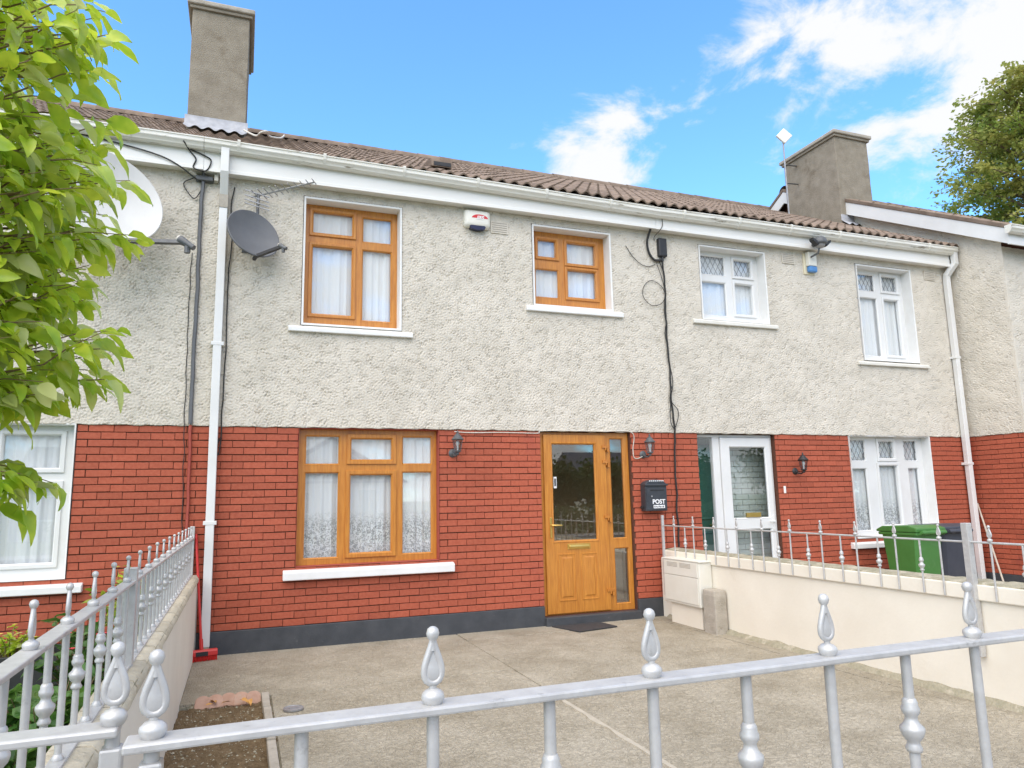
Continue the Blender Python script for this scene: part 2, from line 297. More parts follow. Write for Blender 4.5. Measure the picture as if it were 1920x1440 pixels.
def obj(name, me, mat, parent=None, loc=None, rot=None, bevel=0, **tags):
    o = bpy.data.objects.new(name, me); COL.objects.link(o)
    if mat is not None and me is not None and len(me.materials) == 0: me.materials.append(MATS[mat])
    if parent is not None: put(o, parent)
    if loc is not None: o.location = loc
    if rot is not None: o.rotation_euler = rot
    if bevel:
        b = o.modifiers.new('bevel', 'BEVEL'); b.width = bevel; b.segments = 2; b.limit_method = 'ANGLE'; b.angle_limit = math.radians(40)
    for k, v in tags.items(): o[k] = v
    return o
def put(o, parent):
    o.parent = parent
    if parent.name in ORIGIN: o.matrix_parent_inverse = Matrix.Translation(-ORIGIN[parent.name])
def thing(name, label, cat, loc=(0, 0, 0), group=None):
    o = bpy.data.objects.new(name, None); COL.objects.link(o); o.location = loc; o.empty_display_size = .2
    o['label'] = label; o['category'] = cat
    if group: o['group'] = group
    ORIGIN[o.name] = Vector(loc); return o
def np_mesh(name, V, Q, smooth=True):
    me = bpy.data.meshes.new(name); V = np.asarray(V, np.float32); Q = np.asarray(Q, np.int32)
    me.vertices.add(len(V)); me.vertices.foreach_set('co', V.ravel()); k = Q.shape[1]
    me.loops.add(Q.size); me.loops.foreach_set('vertex_index', Q.ravel()); me.polygons.add(len(Q)); me.polygons.foreach_set('loop_start', np.arange(0, Q.size, k, dtype=np.int32))
    me.update(calc_edges=True); me.validate()
    me.polygons.foreach_set('use_smooth', np.full(len(Q), smooth)); return me
def text_mesh(txt, size, extr=.001, shear=0, bold=0):
    c = bpy.data.curves.new('lettering', 'FONT'); c.body = txt; c.size = size; c.extrude = extr; c.align_x = 'CENTER'; c.align_y = 'CENTER'; c.shear = shear; c.offset = bold
    o = bpy.data.objects.new('lettering', c); COL.objects.link(o); dg = bpy.context.evaluated_depsgraph_get(); me = bpy.data.meshes.new_from_object(o.evaluated_get(dg)); bpy.data.objects.remove(o); return me
def wob(x, y, z, s=1.0): return mnoise.noise(Vector((x*s, y*s, z*s)))

# ------------------------------------------------------------------ ground
def struct(name, mb, mat, smooth=None): return mb.build(name, mat, None, smooth, kind='structure')
struct('ground', MB().box(-600, 600, -600, 600, -.6, -.14), 'grass_ground')
struct('road', MB().box(-80, 80, -17, -10.2, -.3, -.12), 'asphalt')
struct('kerb', MB().box(-80, 80, -10.2, -10.05, -.3, .0), 'paving')
struct('pavement', MB().box(-80, 80, -10.05, -7.18, -.3, -.008), 'paving')
struct('kerb_opposite', MB().box(-80, 80, -17.15, -17, -.3, 0), 'paving')
struct('pavement_opposite', MB().box(-80, 80, -19, -17.15, -.3, -.008), 'paving')

# main driveway: concrete bays with recessed joints; the soil bed is cut out beside the left wall
drive_cuts = [(-.39, 2.335, -1.86, -.41), (-.39, 2.335, -.405, .02), (2.345, 4.85, -.405, .02), (2.345, 4.85, -3.76, -.41), (2.345, 4.85, -7.18, -3.77), (4.86, 5.06, -7.18, .02), (.275, 2.335, -3.70, -1.865), (.275, 2.335, -7.18, -3.705)]
dv = thing('driveway', 'x', 'x', (2.3, -3.6, 0)); del dv['label'], dv['category']; dv['kind'] = 'structure'
for x0, x1, y0, y1 in drive_cuts:
    MB().box(x0, x1, y0, y1, -.25, random.uniform(-.004, .003)).build('concrete_slab', 'concrete', dv, bevel=.006)
MB().box(.27, 5.06, -7.18, .02, -.28, -.02).build('joint_filling', 'mossy', dv); MB().box(-.39, .27, -1.87, .02, -.28, -.02).build('joint_filling', 'mossy', dv)
rg = []
for i in range(60):
    yy = -6.6+i*.068; w0 = .034+.03*wob(0, yy, 2, 5); rg.append([(2.334, yy, -.01), (2.334, yy, .0075), (2.334-w0*.9, yy, .006), (2.334-w0, yy, -.01)])
MB().loft(rg).build('joint_repair', 'concrete_patch', dv)
# ragged fillet of mortar along the foot of the right wall
fl = MB(); rings = []
for i in range(120):
    y = -7.1+i*.0583; r = .035+.03*abs(wob(0, y, 3, 4)); rings.append([(5.065, y, -.01), (5.06-r*1.5, y, -.01), (5.06-r*.9, y, r*.5), (5.065, y, r*1.1)])
fl.loft(rings); fl.build('mortar_fillet', 'mossy', dv, smooth=50)
# soil bed
xs = np.linspace(-.39, .275, 50); ys = np.linspace(-7.15, -1.9, 300); G = np.array([[(x, y, -.03+.03*wob(x, y, 0, 3)+.022*wob(x, y, 1, 11)+.018*wob(x, y, 5, 28)) for x in xs] for y in ys]).reshape(-1, 3)
Q = [(j*50+i, j*50+i+1, (j+1)*50+i+1, (j+1)*50+i) for j in range(299) for i in range(49)]
sb = obj('soil_bed', np_mesh('soil_bed', G, Q), 'soil'); sb['kind'] = 'structure'
# neighbours' gardens
struct('lawn', MB().box(-6.5, -.515, -7.18, -.01, -.25, -.02), 'grass_ground')
struct('neighbour_drive', MB().box(5.30, 10.86, -7.18, .02, -.25, .0), 'concrete')
struct('neighbour_path', MB().box(10.875, 17, -7.18, -.87, -.25, .0), 'concrete')

# ------------------------------------------------------------------ rough-cast field
FN = 1024; FM = 512; STEP = .0096
def band(wl, bw, seed, aniso=1.0):
    g = np.random.default_rng(seed); k = np.fft.fftfreq(FN, STEP)[:, None]; l = np.fft.fftfreq(FM, STEP)[None, :]
    kk = np.hypot(k*aniso, l); sp = np.exp(-((kk-1/wl)/(bw/wl))**2)*(g.normal(size=(FN, FM))+1j*g.normal(size=(FN, FM)))
    f = np.fft.ifft2(sp).real; return f/f.std()
F1 = band(.047, .45, 3); F2 = band(.16, .6, 8); F3 = band(.03, .35, 4)
FIELD = -.0145*np.exp(-(F1/.30)**2)*np.clip(.45+.75*F2, 0, 1)+.0028*F3+.0035*np.tanh(band(.5, .6, 5))+.004
def roughcast(name, parent, a0, a1, z0, z1, ops, plane, axis='x', mat='render', side=-1, shear=0, coarse=1):
    na = int(round((a1-a0)/STEP/coarse)); nzv = int(round((z1-z0)/STEP/coarse)); A = np.linspace(a0, a1, na+1); Z = np.linspace(z0, z1, nzv+1)
    ia = (np.floor(A/STEP).astype(int)) % FN; iz = (np.floor(Z/STEP).astype(int)+(0 if axis == 'x' else 200)) % FM
    H = FIELD[np.ix_(ia, iz)]; aa, zz = np.meshgrid(A, Z, indexing='ij')
    D = plane+side*(H+.012); lip = D.copy()
    if axis == 'x': V = np.stack([aa, D, zz], -1)
    else: V = np.stack([D, aa, zz], -1)
    V[..., 2] += shear*(aa-a0)
    V[:, 0, 2] += .006*np.sin(A*23)*np.sin(A*7.3)
    Vb = V[:, 0].copy(); Vb[:, 1 if axis == 'x' else 0] = plane+.03*(-side)
    V = V.reshape(-1, 3); i, j = np.meshgrid(np.arange(na), np.arange(nzv), indexing='ij'); ca = (A[:-1]+A[1:])/2; cz = (Z[:-1]+Z[1:])/2
    keep = np.ones((na, nzv), bool)
    for o in ops: keep &= ~((ca[:, None] > o[0]) & (ca[:, None] < o[2]) & (cz[None] > o[1]) & (cz[None] < o[3]))
    n = nzv+1; q = np.stack([i*n+j, (i+1)*n+j, (i+1)*n+j+1, i*n+j+1], -1)[keep]
    nv = len(V); k = np.arange(na); qb = np.stack([nv+k, nv+k+1, (k+1)*n, k*n], -1)
    return obj(name, np_mesh(name, np.concatenate([V, Vb]), np.concatenate([q, qb])), mat, parent)

# ------------------------------------------------------------------ bricks
BRICK = {}
def brick_mesh(l, axis='x'):
    k = (round(l, 2), axis)
    if k not in BRICK:
        l = k[0]; h = .0327; c = .002
        b = MB(); fr = [(-l/2+c, -h+c), (l/2-c, -h+c), (l/2-c, h-c), (-l/2+c, h-c)]; bk = [(-l/2, -h), (l/2, -h), (l/2, h), (-l/2, h)]
        if axis == 'x': b.loft([[(u, .03, w) for u, w in bk], [(u, c, w) for u, w in bk], [(u, 0, w) for u, w in fr]], cap=False); n = len(b.v); b.f.append((n-4, n-3, n-2, n-1))
        else: b.loft([[(.03, -u, w) for u, w in bk], [(c, -u, w) for u, w in bk], [(0, -u, w) for u, w in fr]], cap=False); n = len(b.v); b.f.append((n-4, n-3, n-2, n-1))
        BRICK[k] = b.mesh('brick')
    return BRICK[k]
def bricks(parent, a0, a1, ops, plane, axis='x', limit=300, courses=28, z0=.225):
    lst = []
    for r in range(courses):
        z = z0+.075*r; off = (r % 2)*.1125
        k0 = int(math.floor((a0-off)/.225))-1
        for k in range(k0, int((a1-off)/.225)+2):
            s, e = k*.225+off+.0048, (k+1)*.225+off-.0048; segs = [(max(s, a0), min(e, a1))]
            for o in ops:
                if o[1] < z+.03 < o[3]:
                    ns = []
                    for p, q in segs:
                        if q <= o[0] or p >= o[2]: ns.append((p, q))
                        else:
                            if p < o[0]-.01: ns.append((p, o[0]-.004))
                            if q > o[2]+.01: ns.append((o[2]+.004, q))
                    segs = ns
            for p, q in segs:
                if q-p > .025: lst.append(((p+q)/2, z+.0375, q-p))
    def dist(t): return (Vector((t[0], plane, t[1]) if axis == 'x' else (plane, t[0], t[1]))-CAM).length
    lst.sort(key=dist); rest = MB()
    for n, (a, z, l) in enumerate(lst):
        pr = plane+random.uniform(-.0035, .002); lo = (a, pr, z+random.uniform(-.002, .002)) if axis == 'x' else (pr, a, z)
        me = brick_mesh(l, axis)
        if n < limit: obj('brick', me, 'brick', parent, loc=lo, rot=(0, random.uniform(-.004, .004) if axis == 'x' else 0, 0))
        else:
            i = len(rest.v); rest.v += [(v.co.x+lo[0], v.co.y+lo[1], v.co.z+lo[2]) for v in me.vertices]; rest.f += [tuple(i+j for j in p.vertices) for p in me.polygons]
    if rest.v: rest.build('further_bricks', 'brick', parent, kind='stuff')

# ------------------------------------------------------------------ windows
def curtain(x0, x1, z0, z1, y, mat, parent, seed, amp=.009, wl=.115, name='curtain'):
    n = max(8, int((x1-x0)/.011)); V = []; rs = random.Random(seed); ph = rs.random()*6
    for j in range(5):
        z = z0+(z1-z0)*j/4
        for i in range(n+1):
            x = x0+(x1-x0)*i/n; a = 2*PI*x/wl+ph+3.6*wob(x*4, seed, 0)
            V.append((x, y+amp*(math.sin(a)+.45*math.sin(2.3*a+seed))*(.55+.45*(1-j/4))+.006*math.sin(a*.37+seed), z))
    m = n+1; Q = [(j*m+i, j*m+i+1, (j+1)*m+i+1, (j+1)*m+i) for j in range(4) for i in range(n)]
    return obj(name, np_mesh(name, V, Q), mat, parent)
def lead_diamonds(parent, x0, z0, x1, z1, y, sx=.085, sz=.15):
    b = MB(); w = .004
    def clip(p, q):
        t0, t1 = 0, 1; d = (q[0]-p[0], q[1]-p[1])
        for k, (lo, hi) in enumerate(((x0, x1), (z0, z1))):
            a, c = (lo-p[k])/d[k], (hi-p[k])/d[k]; a, c = min(a, c), max(a, c); t0, t1 = max(t0, a), min(t1, c)
        if t0 >= t1-.02: return None
        return (p[0]+d[0]*t0, p[1]+d[1]*t0), (p[0]+d[0]*t1, p[1]+d[1]*t1)
    hgt = z1-z0; run = hgt*sx/sz; k = x0-run-sx
    while k < x1+run:
        for s in (1, -1):
            seg = clip((k, z0) if s > 0 else (k+run, z0), (k+run, z1) if s > 0 else (k, z1))
            if seg:
                (ax, az), (bx, bz) = seg; dx, dz = bx-ax, bz-az; l = math.hypot(dx, dz); nx, nzz = -dz/l*w/2, dx/l*w/2
                b.loft([[(ax+nx, y, az+nzz), (ax-nx, y, az-nzz), (ax-nx, y+.003, az-nzz), (ax+nx, y+.003, az+nzz)], [(bx+nx, y, bz+nzz), (bx-nx, y, bz-nzz), (bx-nx, y+.003, bz-nzz), (bx+nx, y+.003, bz+nzz)]])
        k += sx
    if b.v: b.build('leading', 'slate', parent)
def window(house, label, x0, x1, z0, z1, y, panes, mat, sill=None, sillmat='white_paint', reveal='white_paint', rev=None, cur='curtain', seed=1, face=0, cur_amp=.009, room=True):
    """panes: (x0,z0,x1,z1,sash margin or 0,leaded)"""
    fr = MB().holes(x0, x1, z0, z1, [p[:4] for p in panes], y, y+.045); w = fr.build('window', mat, house, bevel=.004)
    if label: w['label'] = label
    for p in panes:
        a, c, b, d, sash, lead = p
        if sash:
            s = sash; MB().ring(a-s, c-s, b+s, d+s, [(0, y+.01), (0, y-.016), (.004, y-.02), (s-.016, y-.02), (s-.002, y-.004), (s, y+.03), (s-.01, y+.03)]).build('sash', mat, w, smooth=30)
        else:
            MB().ring(a, c, b, d, [(0, y-.002), (.014, y+.014), (.014, y+.03), (-.004, y+.03), (-.004, y-.002)]).build('glazing_bead', mat, w, smooth=30)
        MB().box(a-.003, b+.003, y+.026, y+.032, c-.003, d+.003).build('pane', 'glass', w)
        if lead: lead_diamonds(w, a, c, b, d, y+.021)
    if reveal:
        f = face; r = rev if rev else .02
        MB().ring(x0-r, z0-r, x1+r, z1+r, [(0, f+.02), (0, f-.024), (r, f-.020), (r+.003, y+.03), (r+.002, y+.07), (0, y+.07)]).build('reveal', reveal, w, smooth=30)
    if sill:
        a, b, c, d, out = sill
        sb_ = MB(); sb_.prism([(y+.05, c+.01), (y+.05, d+.03), (-out*.55, d+.004), (-out, d-.012), (-out, c), (-out+.03, c)], 0, a, b); sb_.build('sill', sillmat, w, bevel=.008)
    if cur: curtain(x0+.02, x1-.02, z0+.03, z1-.02, y+.072, cur, w, seed, cur_amp)
    return w

# ------------------------------------------------------------------ roofs
PITCH = .541
def tile_mesh():
    b = MB(); n = 12; xs = [i*.30/n for i in range(n+1)]; hs = [.046*(.5+.5*math.cos(2*PI*x/.15+PI)) for x in xs]
    for i in range(n+1): b.v += [(xs[i], -.03, hs[i]-.004), (xs[i], -.03, hs[i]+.016), (xs[i], .37, hs[i]-.006)]
    for i in range(n): a, c = 3*i, 3*i+3; b.f += [(a, c, c+1, a+1), (a+1, c+1, c+2, a+2)]
    return b.mesh('roof_tile', 40)
TILE = None
def ridge_mesh():
    b = MB(); rr = []
    for x in (0, .02, .42, .44): rr.append([(x, .13*math.cos(PI*k/8)*(1.06 if x < .03 else 1), .12*math.sin(PI*k/8)*(1.06 if x < .03 else 1)) for k in range(9)])
    b.loft(rr, closed=False, cap=False); return b.mesh('ridge_tile', 40)
RIDGE = None
def roof(house, x0, x1, y_e, z_e, y_r, cols=None, label=None, only=None):
    """front slope of tiles from the eaves (y_e,z_e) to the ridge y_r; plain rear slope"""
    global TILE, RIDGE
    if TILE is None: TILE = tile_mesh(); RIDGE = ridge_mesh()
    ang = math.atan(PITCH); zr = z_e+(y_r-y_e)*PITCH; yb = 2*y_r-y_e
    und = MB(); und.quad((x0, y_e+.02, z_e-.03), (x1, y_e+.02, z_e-.03), (x1, y_r, zr-.04), (x0, y_r, zr-.04)); und.quad((x0, y_r, zr-.04), (x1, y_r, zr-.04), (x1, yb, z_e-.03), (x0, yb, z_e-.03))
    und.quad((x0, y_r, zr+.01), (x1, y_r, zr+.01), (x1, yb, z_e+.02), (x0, yb, z_e+.02))
    rf = und.build('roof', 'tile', house); n = int(round((x1-x0)/.335)); wid = (x1-x0)/n; slope = math.hypot(y_r-y_e, zr-z_e); rows = int(slope/.345)
    hide = getattr(roof, 'chim', [])
    for r in range(rows):
        for c in range(n):
            x = x0+c*wid; d = r*slope/rows; y = y_e+d*math.cos(ang); z = z_e+d*math.sin(ang)
            if any(a-.05 < x and x+wid < b+.05 and e < y and y+.3 < f for a, b, e, f in hide): continue
            if only and not only(x, y): continue
            o = obj('roof_tile', TILE, 'tile', rf, loc=(x, y, z+random.uniform(-.003, .003)), rot=(ang+.012, random.uniform(-.006, .006), random.uniform(-.004, .004))); o.scale = (wid/.3, 1, 1)
    x = x0
    while x < x1-.1:
        obj('ridge_tile', RIDGE, 'tile', rf, loc=(x, y_r, zr-.015+random.uniform(-.004, .004)), rot=(0, random.uniform(-.008, .008), 0)); x += .42
    return rf
def gutter_z(x): return 5.445 if x < -.3 else (5.452-.0165*(x-.1) if x < 5.221 else 5.370+.006*(x-5.2))
def gutter(house, x0, x1, yf, zf=gutter_z):
    prof = [(0, 0), (-.112, 0), (-.120, -.004), (-.120, -.016), (-.110, -.022), (-.109, -.046), (-.115, -.052), (-.113, -.062), (-.092, -.082), (-.084, -.104), (-.06, -.122), (-.02, -.122), (0, -.110)]
    g = MB(); g.loft([[(x, yf+a, zf(x)+b) for a, b in prof] for x in (x0, x1)]); go = g.build('gutter', 'gutter_white', house, smooth=30)
    x = x0+.35
    while x < x1-.1:
        b = MB(); pr = [(-.002, .006), (-.118, .006), (-.127, -.004), (-.127, -.02), (-.119, -.066), (-.092, -.108), (-.06, -.129), (-.002, -.127)]
        b.loft([[(x+dx, yf+a, zf(x)+c) for a, c in pr] for dx in (-.016, .016)]); b.build('gutter_bracket', 'old_white', go); x += .92
    return go
def fascia(house, x0, x1, yf, zb, zt):
    f = MB(); f.prism([(yf+.02, zb), (yf-.006, zb), (yf-.006, zb+.035), (yf, zb+.042), (yf, zt), (yf+.02, zt)], 0, x0, x1); f.build('fascia', 'fascia_white', house)
    MB().box(x0, x1, yf+.022, .05 if yf > -.5 else -.85, zb+.012, zb+.024).build('soffit', 'fascia_white', house)

# ------------------------------------------------------------------ houses
PX0, PX1, PX2 = -.52, 5.175, 10.87
ZB = 2.325; ZT = 5.20
def shell(house, x0, x1, y0, y1, zt, room_y=.95):
    b = MB(); b.quad((x0, y1, 0), (x0, y1, zt), (x1, y1, zt), (x1, y1, 0)); b.quad((x0, y0+.25, 0), (x0, y1, 0), (x0, y1, zt), (x0, y0+.25, zt)); b.quad((x1, y0+.25, 0), (x1, y0+.25, zt), (x1, y1, zt), (x1, y1, 0))
    for z in (.02, 2.55, zt-.02): b.quad((x0, y0+.02, z), (x1, y0+.02, z), (x1, y1, z), (x0, y1, z))
    b.quad((x0, y0+room_y+1.65, 0), (x1, y0+room_y+1.65, 0), (x1, y0+room_y+1.65, zt), (x0, y0+room_y+1.65, zt))
    b.build('interior_shell', 'room_wall', house)
roof.chim = [(-.90, -.14, 1.9, 3.3), (10.55, 11.4, 1.8, 3.2)]

# ---- main house
H = thing('terraced_house', 'middle terraced house with golden oak windows and orange wood front door', 'house', (2.33, 0, 0), 'terraced houses')
up = [(.56, 3.49, 1.685, 5.0), (3.395, 3.93, 4.52, 5.0)]; lo = [(.56, .825, 2.147, ZB+.1), (3.44, .0, 4.705, ZB+.1)]
wl = MB().holes(PX0, PX1, 0, ZT+.12, up+[(.56, .825, 2.147, ZB), (3.44, .1, 4.705, ZB)], .012, .26).build('wall', 'mortar', H)
roughcast('roughcast_render', H, PX0, PX1, ZB, ZT, [(o[0]-.015, o[1]-.015, o[2]+.015, o[3]+.015) for o in up], 0)
bricks(wl, PX0+.003, PX1-.003, lo, 0)
pl = MB(); pl.box(PX0+.13, 3.435, -.022, .02, -.02, .225).box(4.71, PX1-.003, -.022, .02, -.02, .225); pl.build('plinth', 'plinth', H, bevel=.006)
MB().box(3.43, 4.715, -.085, .3, -.02, .095).build('door_step', 'plinth', H, bevel=.008)
shell(H, PX0, PX1, 0, 8.3, ZT)
y = .14
window(H, 'tall upstairs oak window with four panes above the front room', .575, 1.67, 3.505, 4.985, y,
       [(.675, 4.645, 1.125, 4.895, .045, 0), (.675, 3.665, 1.125, 4.475, .045, 0), (1.245, 4.585, 1.605, 4.905, 0, 0), (1.245, 3.61, 1.605, 4.495, 0, 0)], 'oak', sill=(.415, 1.826, 3.40, 3.462, .06), seed=3, face=-.006, rev=.022)
window(H, 'small upstairs oak window beside the cable box', 3.41, 4.505, 3.945, 4.985, y,
       [(3.535, 4.645, 3.785, 4.87, .045, 0), (3.485, 4.085, 3.825, 4.48, 0, 0), (3.955, 4.59, 4.365, 4.87, .045, 0), (3.955, 4.125, 4.365, 4.49, .045, 0)], 'oak', sill=(3.28, 4.665, 3.845, 3.915, .06), seed=8, face=-.006, rev=.022)
window(H, 'large six pane oak window on the ground floor', .565, 2.142, .83, 2.318, .10,
       [(.64, 1.92, 1.02, 2.25, 0, 0), (.64, .895, 1.02, 1.84, 0, 0), (1.15, 1.98, 1.605, 2.21, .055, 0), (1.145, .945, 1.605, 1.80, .055, 0), (1.73, 1.92, 2.09, 2.25, 0, 0), (1.73, .90, 2.09, 1.84, 0, 0)], 'oak',
       sill=(.435, 2.312, .695, .79, .075), reveal='brick_paint', rev=.004, cur='lace', seed=5, face=.016, cur_amp=.012)
# front door with side light
y = .06; zb = .10
d = MB().holes(3.445, 4.70, zb, 2.318, [(3.50, zb+.03, 4.345, 2.275), (4.43, .975, 4.63, 2.25), (4.44, .175, 4.65, .862)], y, y+.07).build('door_frame', 'oak', H, bevel=.004)
for a, c, b_, e in ((4.43, .975, 4.63, 2.25), (4.44, .175, 4.65, .862)):
    MB().ring(a, c, b_, e, [(0, y-.002), (.012, y+.012), (.012, y+.03), (-.004, y+.03), (-.004, y-.002)]).build('glazing_bead', 'oak', d, smooth=30)
    MB().box(a-.003, b_+.003, y+.026, y+.032, c-.003, e+.003).build('pane', 'door_glass', d)
dr = MB().holes(3.492, 4.352, .118, 2.285, [(3.60, .97, 4.205, 2.175)], y-.03, y+.03).build('front_door', 'oak', H, bevel=.004, label='golden oak front door with tall glass and two panels')
MB().ring(3.585, .955, 4.22, 2.19, [(0, y-.03), (.006, y-.036), (.014, y-.034), (.028, y-.012), (.028, y), (0, y)]).build('glazing_bead', 'oak', dr, smooth=30)
MB().box(3.597, 4.208, y-.004, y+.004, .967, 2.178).build('pane', 'door_glass', dr)
for a, b_ in ((3.645, 3.885), (3.955, 4.185)):
    MB().ring(a, .26, b_, .825, [(0, y-.031), (.004, y-.036), (.016, y-.036), (.024, y-.026), (.040, y-.026), (.058, y-.038), (.06, y-.02), (0, y-.02)]).build('door_panel', 'oak', dr, smooth=30)
    MB().box(a+.058, b_-.058, y-.038, y-.02, .318, .767).build('door_panel', 'oak', dr)
hd = MB(); hd.box(3.548, 3.576, y-.040, y-.028, 1.02, 1.265); hd.tube([(3.562, y-.04, 1.17), (3.562, y-.075, 1.17), (3.575, y-.082, 1.17), (3.69, y-.08, 1.168)], .0105, 8); hd.lathe([(.010, -.0), (.010, .004)], (3.562, y-.04, 1.09)); hd.build('door_handle', 'brass', dr, smooth=40, bevel=.003)
lb = MB(); lb.box(3.775, 4.085, y-.038, y-.029, .872, .94); lb.prism([(y-.052, .885), (y-.056, .905), (y-.05, .925), (y-.036, .93), (y-.036, .88)], 0, 3.795, 4.065); lb.build('letter_plate', 'brass', dr, bevel=.004)
for z in (2.12, 1.93, 1.24, .34):
    h = MB(); h.box(4.30, 4.40, y-.046, y-.0305, z-.002, z+.032); h.box(4.372, 4.398, y-.046, y-.0005, z-.05, z+.002); h.tube([(4.352, y-.04, z-.03), (4.352, y-.04, z+.04)], .010, 8); h.build('hinge', 'oak_flat', dr, smooth=40)
st = MB(); st.box(3.625, 3.665, y-.0075, y-.0045, 1.62, 1.76); st.build('sticker', 'white_print', dr); MB().box(3.632, 3.658, y-.009, y-.0078, 1.645, 1.74).build('sticker', 'lantern_grey', dr)
hl = MB(); hl.quad((3.1, .4, .12), (4.9, .4, .12), (4.9, 1.5, .12), (3.1, 1.5, .12)); hl.build('hall_floor', 'oak_flat', H)
hw = MB(); hw.quad((3.25, .3, .1), (3.25, 1.5, .1), (3.25, 1.5, 2.5), (3.25, .3, 2.5)); hw.quad((4.95, .3, .1), (4.95, 1.5, .1), (4.95, 1.5, 2.5), (4.95, .3, 2.5)); hw.quad((3.25, 1.45, .1), (4.95, 1.45, .1), (4.95, 1.45, 2.5), (3.25, 1.45, 2.5)); hw.build('hall_wall', 'dark_room', H)
MB().box(4.40, 4.93, .75, 1.2, .12, .95).build('hall_cabinet', 'white_pvc', H, bevel=.01)
fascia(H, PX0, 5.165, -.15, 5.105, 5.44); gutter(H, PX0, 5.22, -.152)
roof(H, PX0, PX1, -.2, 5.425, 4.2)
# roof vent tile
vt = MB(); vt.prism([(.35, 5.80), (.37, 5.90), (.62, 6.0), (.75, 6.02), (.75, 5.95)], 0, 2.16, 2.44); vt.build('roof_vent', 'tile', H, bevel=.008)
MB().box(2.185, 2.415, .345, .352, 5.815, 5.865).build('roof_vent_opening', 'black', H)
def chimney(house, x0, x1, y0, y1, zb, zc, name='chimney'):
    c = MB(); n = 14; rings = []
    for i in range(n+1):
        z = zb+(zc-zb)*i/n; r = [(x0, y0), (x1, y0), (x1, y1), (x0, y1)]; rings.append([(a+.006*wob(a, b, z, 3), b+.006*wob(b, a, z, 3), z) for a, b in r])
    c.loft(rings); ch = c.build(name, 'chimney', house, bevel=.012)
    k = MB(); k.prism([(x0-.07, y0-.07), (x1+.07, y0-.07), (x1+.07, y1+.07), (x0-.07, y1+.07)], 2, zc, zc+.075); k.build('chimney_cap', 'cement', ch, bevel=.018)
    MB().prism([(x0-.035, y0-.035), (x1+.035, y0-.035), (x1+.035, y1+.035), (x0-.035, y1+.035)], 2, zc-.05, zc-.001).build('chimney_course', 'chimney', ch, bevel=.008)
    # stepped lead apron following the tiles
    zf = 5.425+(y0+.2)*PITCH; a = MB(); m = 40
    top = [(x0-.03+(x1-x0+.06)*i/m, y0-.012, zf+.24) for i in range(m+1)]; mid = [(p[0], y0-.018, zf+.115) for p in top]; bot = [(p[0], y0-.19, zf-.035+.04*(.5+.5*math.cos(2*PI*(p[0]-PX0)/.1675+PI))) for p in top]
    a.loft([top, mid, bot], closed=False, cap=False); a.build('lead_flashing', 'lead', ch, smooth=60)
    return ch
chimney(H, -.895, -.14, 1.9, 3.3, 6.2, 8.46)

# ---- right-hand house
HR = thing('terraced_house', 'terraced house with white windows and glazed porch door, green bins in front', 'house', (8.02, 0, 0), 'terraced houses')
up = [(5.935, 3.925, 7.075, 5.0), (8.825, 3.485, 9.955, 5.0)]; lo = [(8.375, .825, 10.01, ZB+.1), (5.735, .0, 7.03, ZB+.1)]
wl = MB().holes(PX1, PX2, 0, ZT+.12, up+[(8.375, .825, 10.01, ZB), (5.735, .1, 7.03, ZB)], .012, .26).build('wall', 'mortar', HR)
roughcast('roughcast_render', HR, PX1, PX2, ZB, ZT, [(o[0]-.015, o[1]-.015, o[2]+.015, o[3]+.015) for o in up], 0)
bricks(wl, PX1+.003, PX2-.003, lo, 0)
pl = MB(); pl.box(5.31, 5.73, -.022, .02, -.02, .225).box(7.035, PX2-.01, -.022, .02, -.02, .225); pl.build('plinth', 'plinth', HR, bevel=.006)
shell(HR, PX1, PX2, 0, 8.3, ZT)
y = .14
window(HR, 'small white upstairs window with leaded top panes', 5.95, 7.06, 3.94, 4.985, y,
       [(6.04, 4.635, 6.49, 4.93, 0, 1), (6.04, 4.03, 6.49, 4.54, 0, 0), (6.645, 4.66, 6.94, 4.895, .045, 1), (6.64, 4.085, 6.94, 4.53, .045, 0)], 'white_pvc', sill=(5.765, 7.21, 3.85, 3.91, .06), sillmat='old_white', seed=13, face=-.006)
window(HR, 'tall white upstairs window with leaded top panes', 8.84, 9.94, 3.50, 4.985, y,
       [(8.98, 4.64, 9.36, 4.925, 0, 1), (8.98, 3.585, 9.38, 4.54, 0, 0), (9.51, 4.675, 9.815, 4.91, .045, 1), (9.51, 3.625, 9.81, 4.52, .045, 0)], 'white_pvc', sill=(8.68, 10.13, 3.40, 3.455, .06), sillmat='old_white', seed=17, face=-.006)
window(HR, 'white ground floor window with leaded top panes behind the green bins', 8.39, 9.995, .84, 2.318, y,
       [(8.51, 1.95, 8.84, 2.28, 0, 1), (8.51, .92, 8.83, 1.85, 0, 0), (9.10, 2.0, 9.39, 2.25, .05, 1), (9.07, 1.0, 9.43, 1.88, .05, 0), (9.61, 1.95, 9.89, 2.275, 0, 1), (9.66, .95, 9.885, 1.85, 0, 0)], 'white_pvc',
       sill=(8.24, 10.14, .69, .77, .07), seed=23, face=.012, cur='lace', rev=.012)
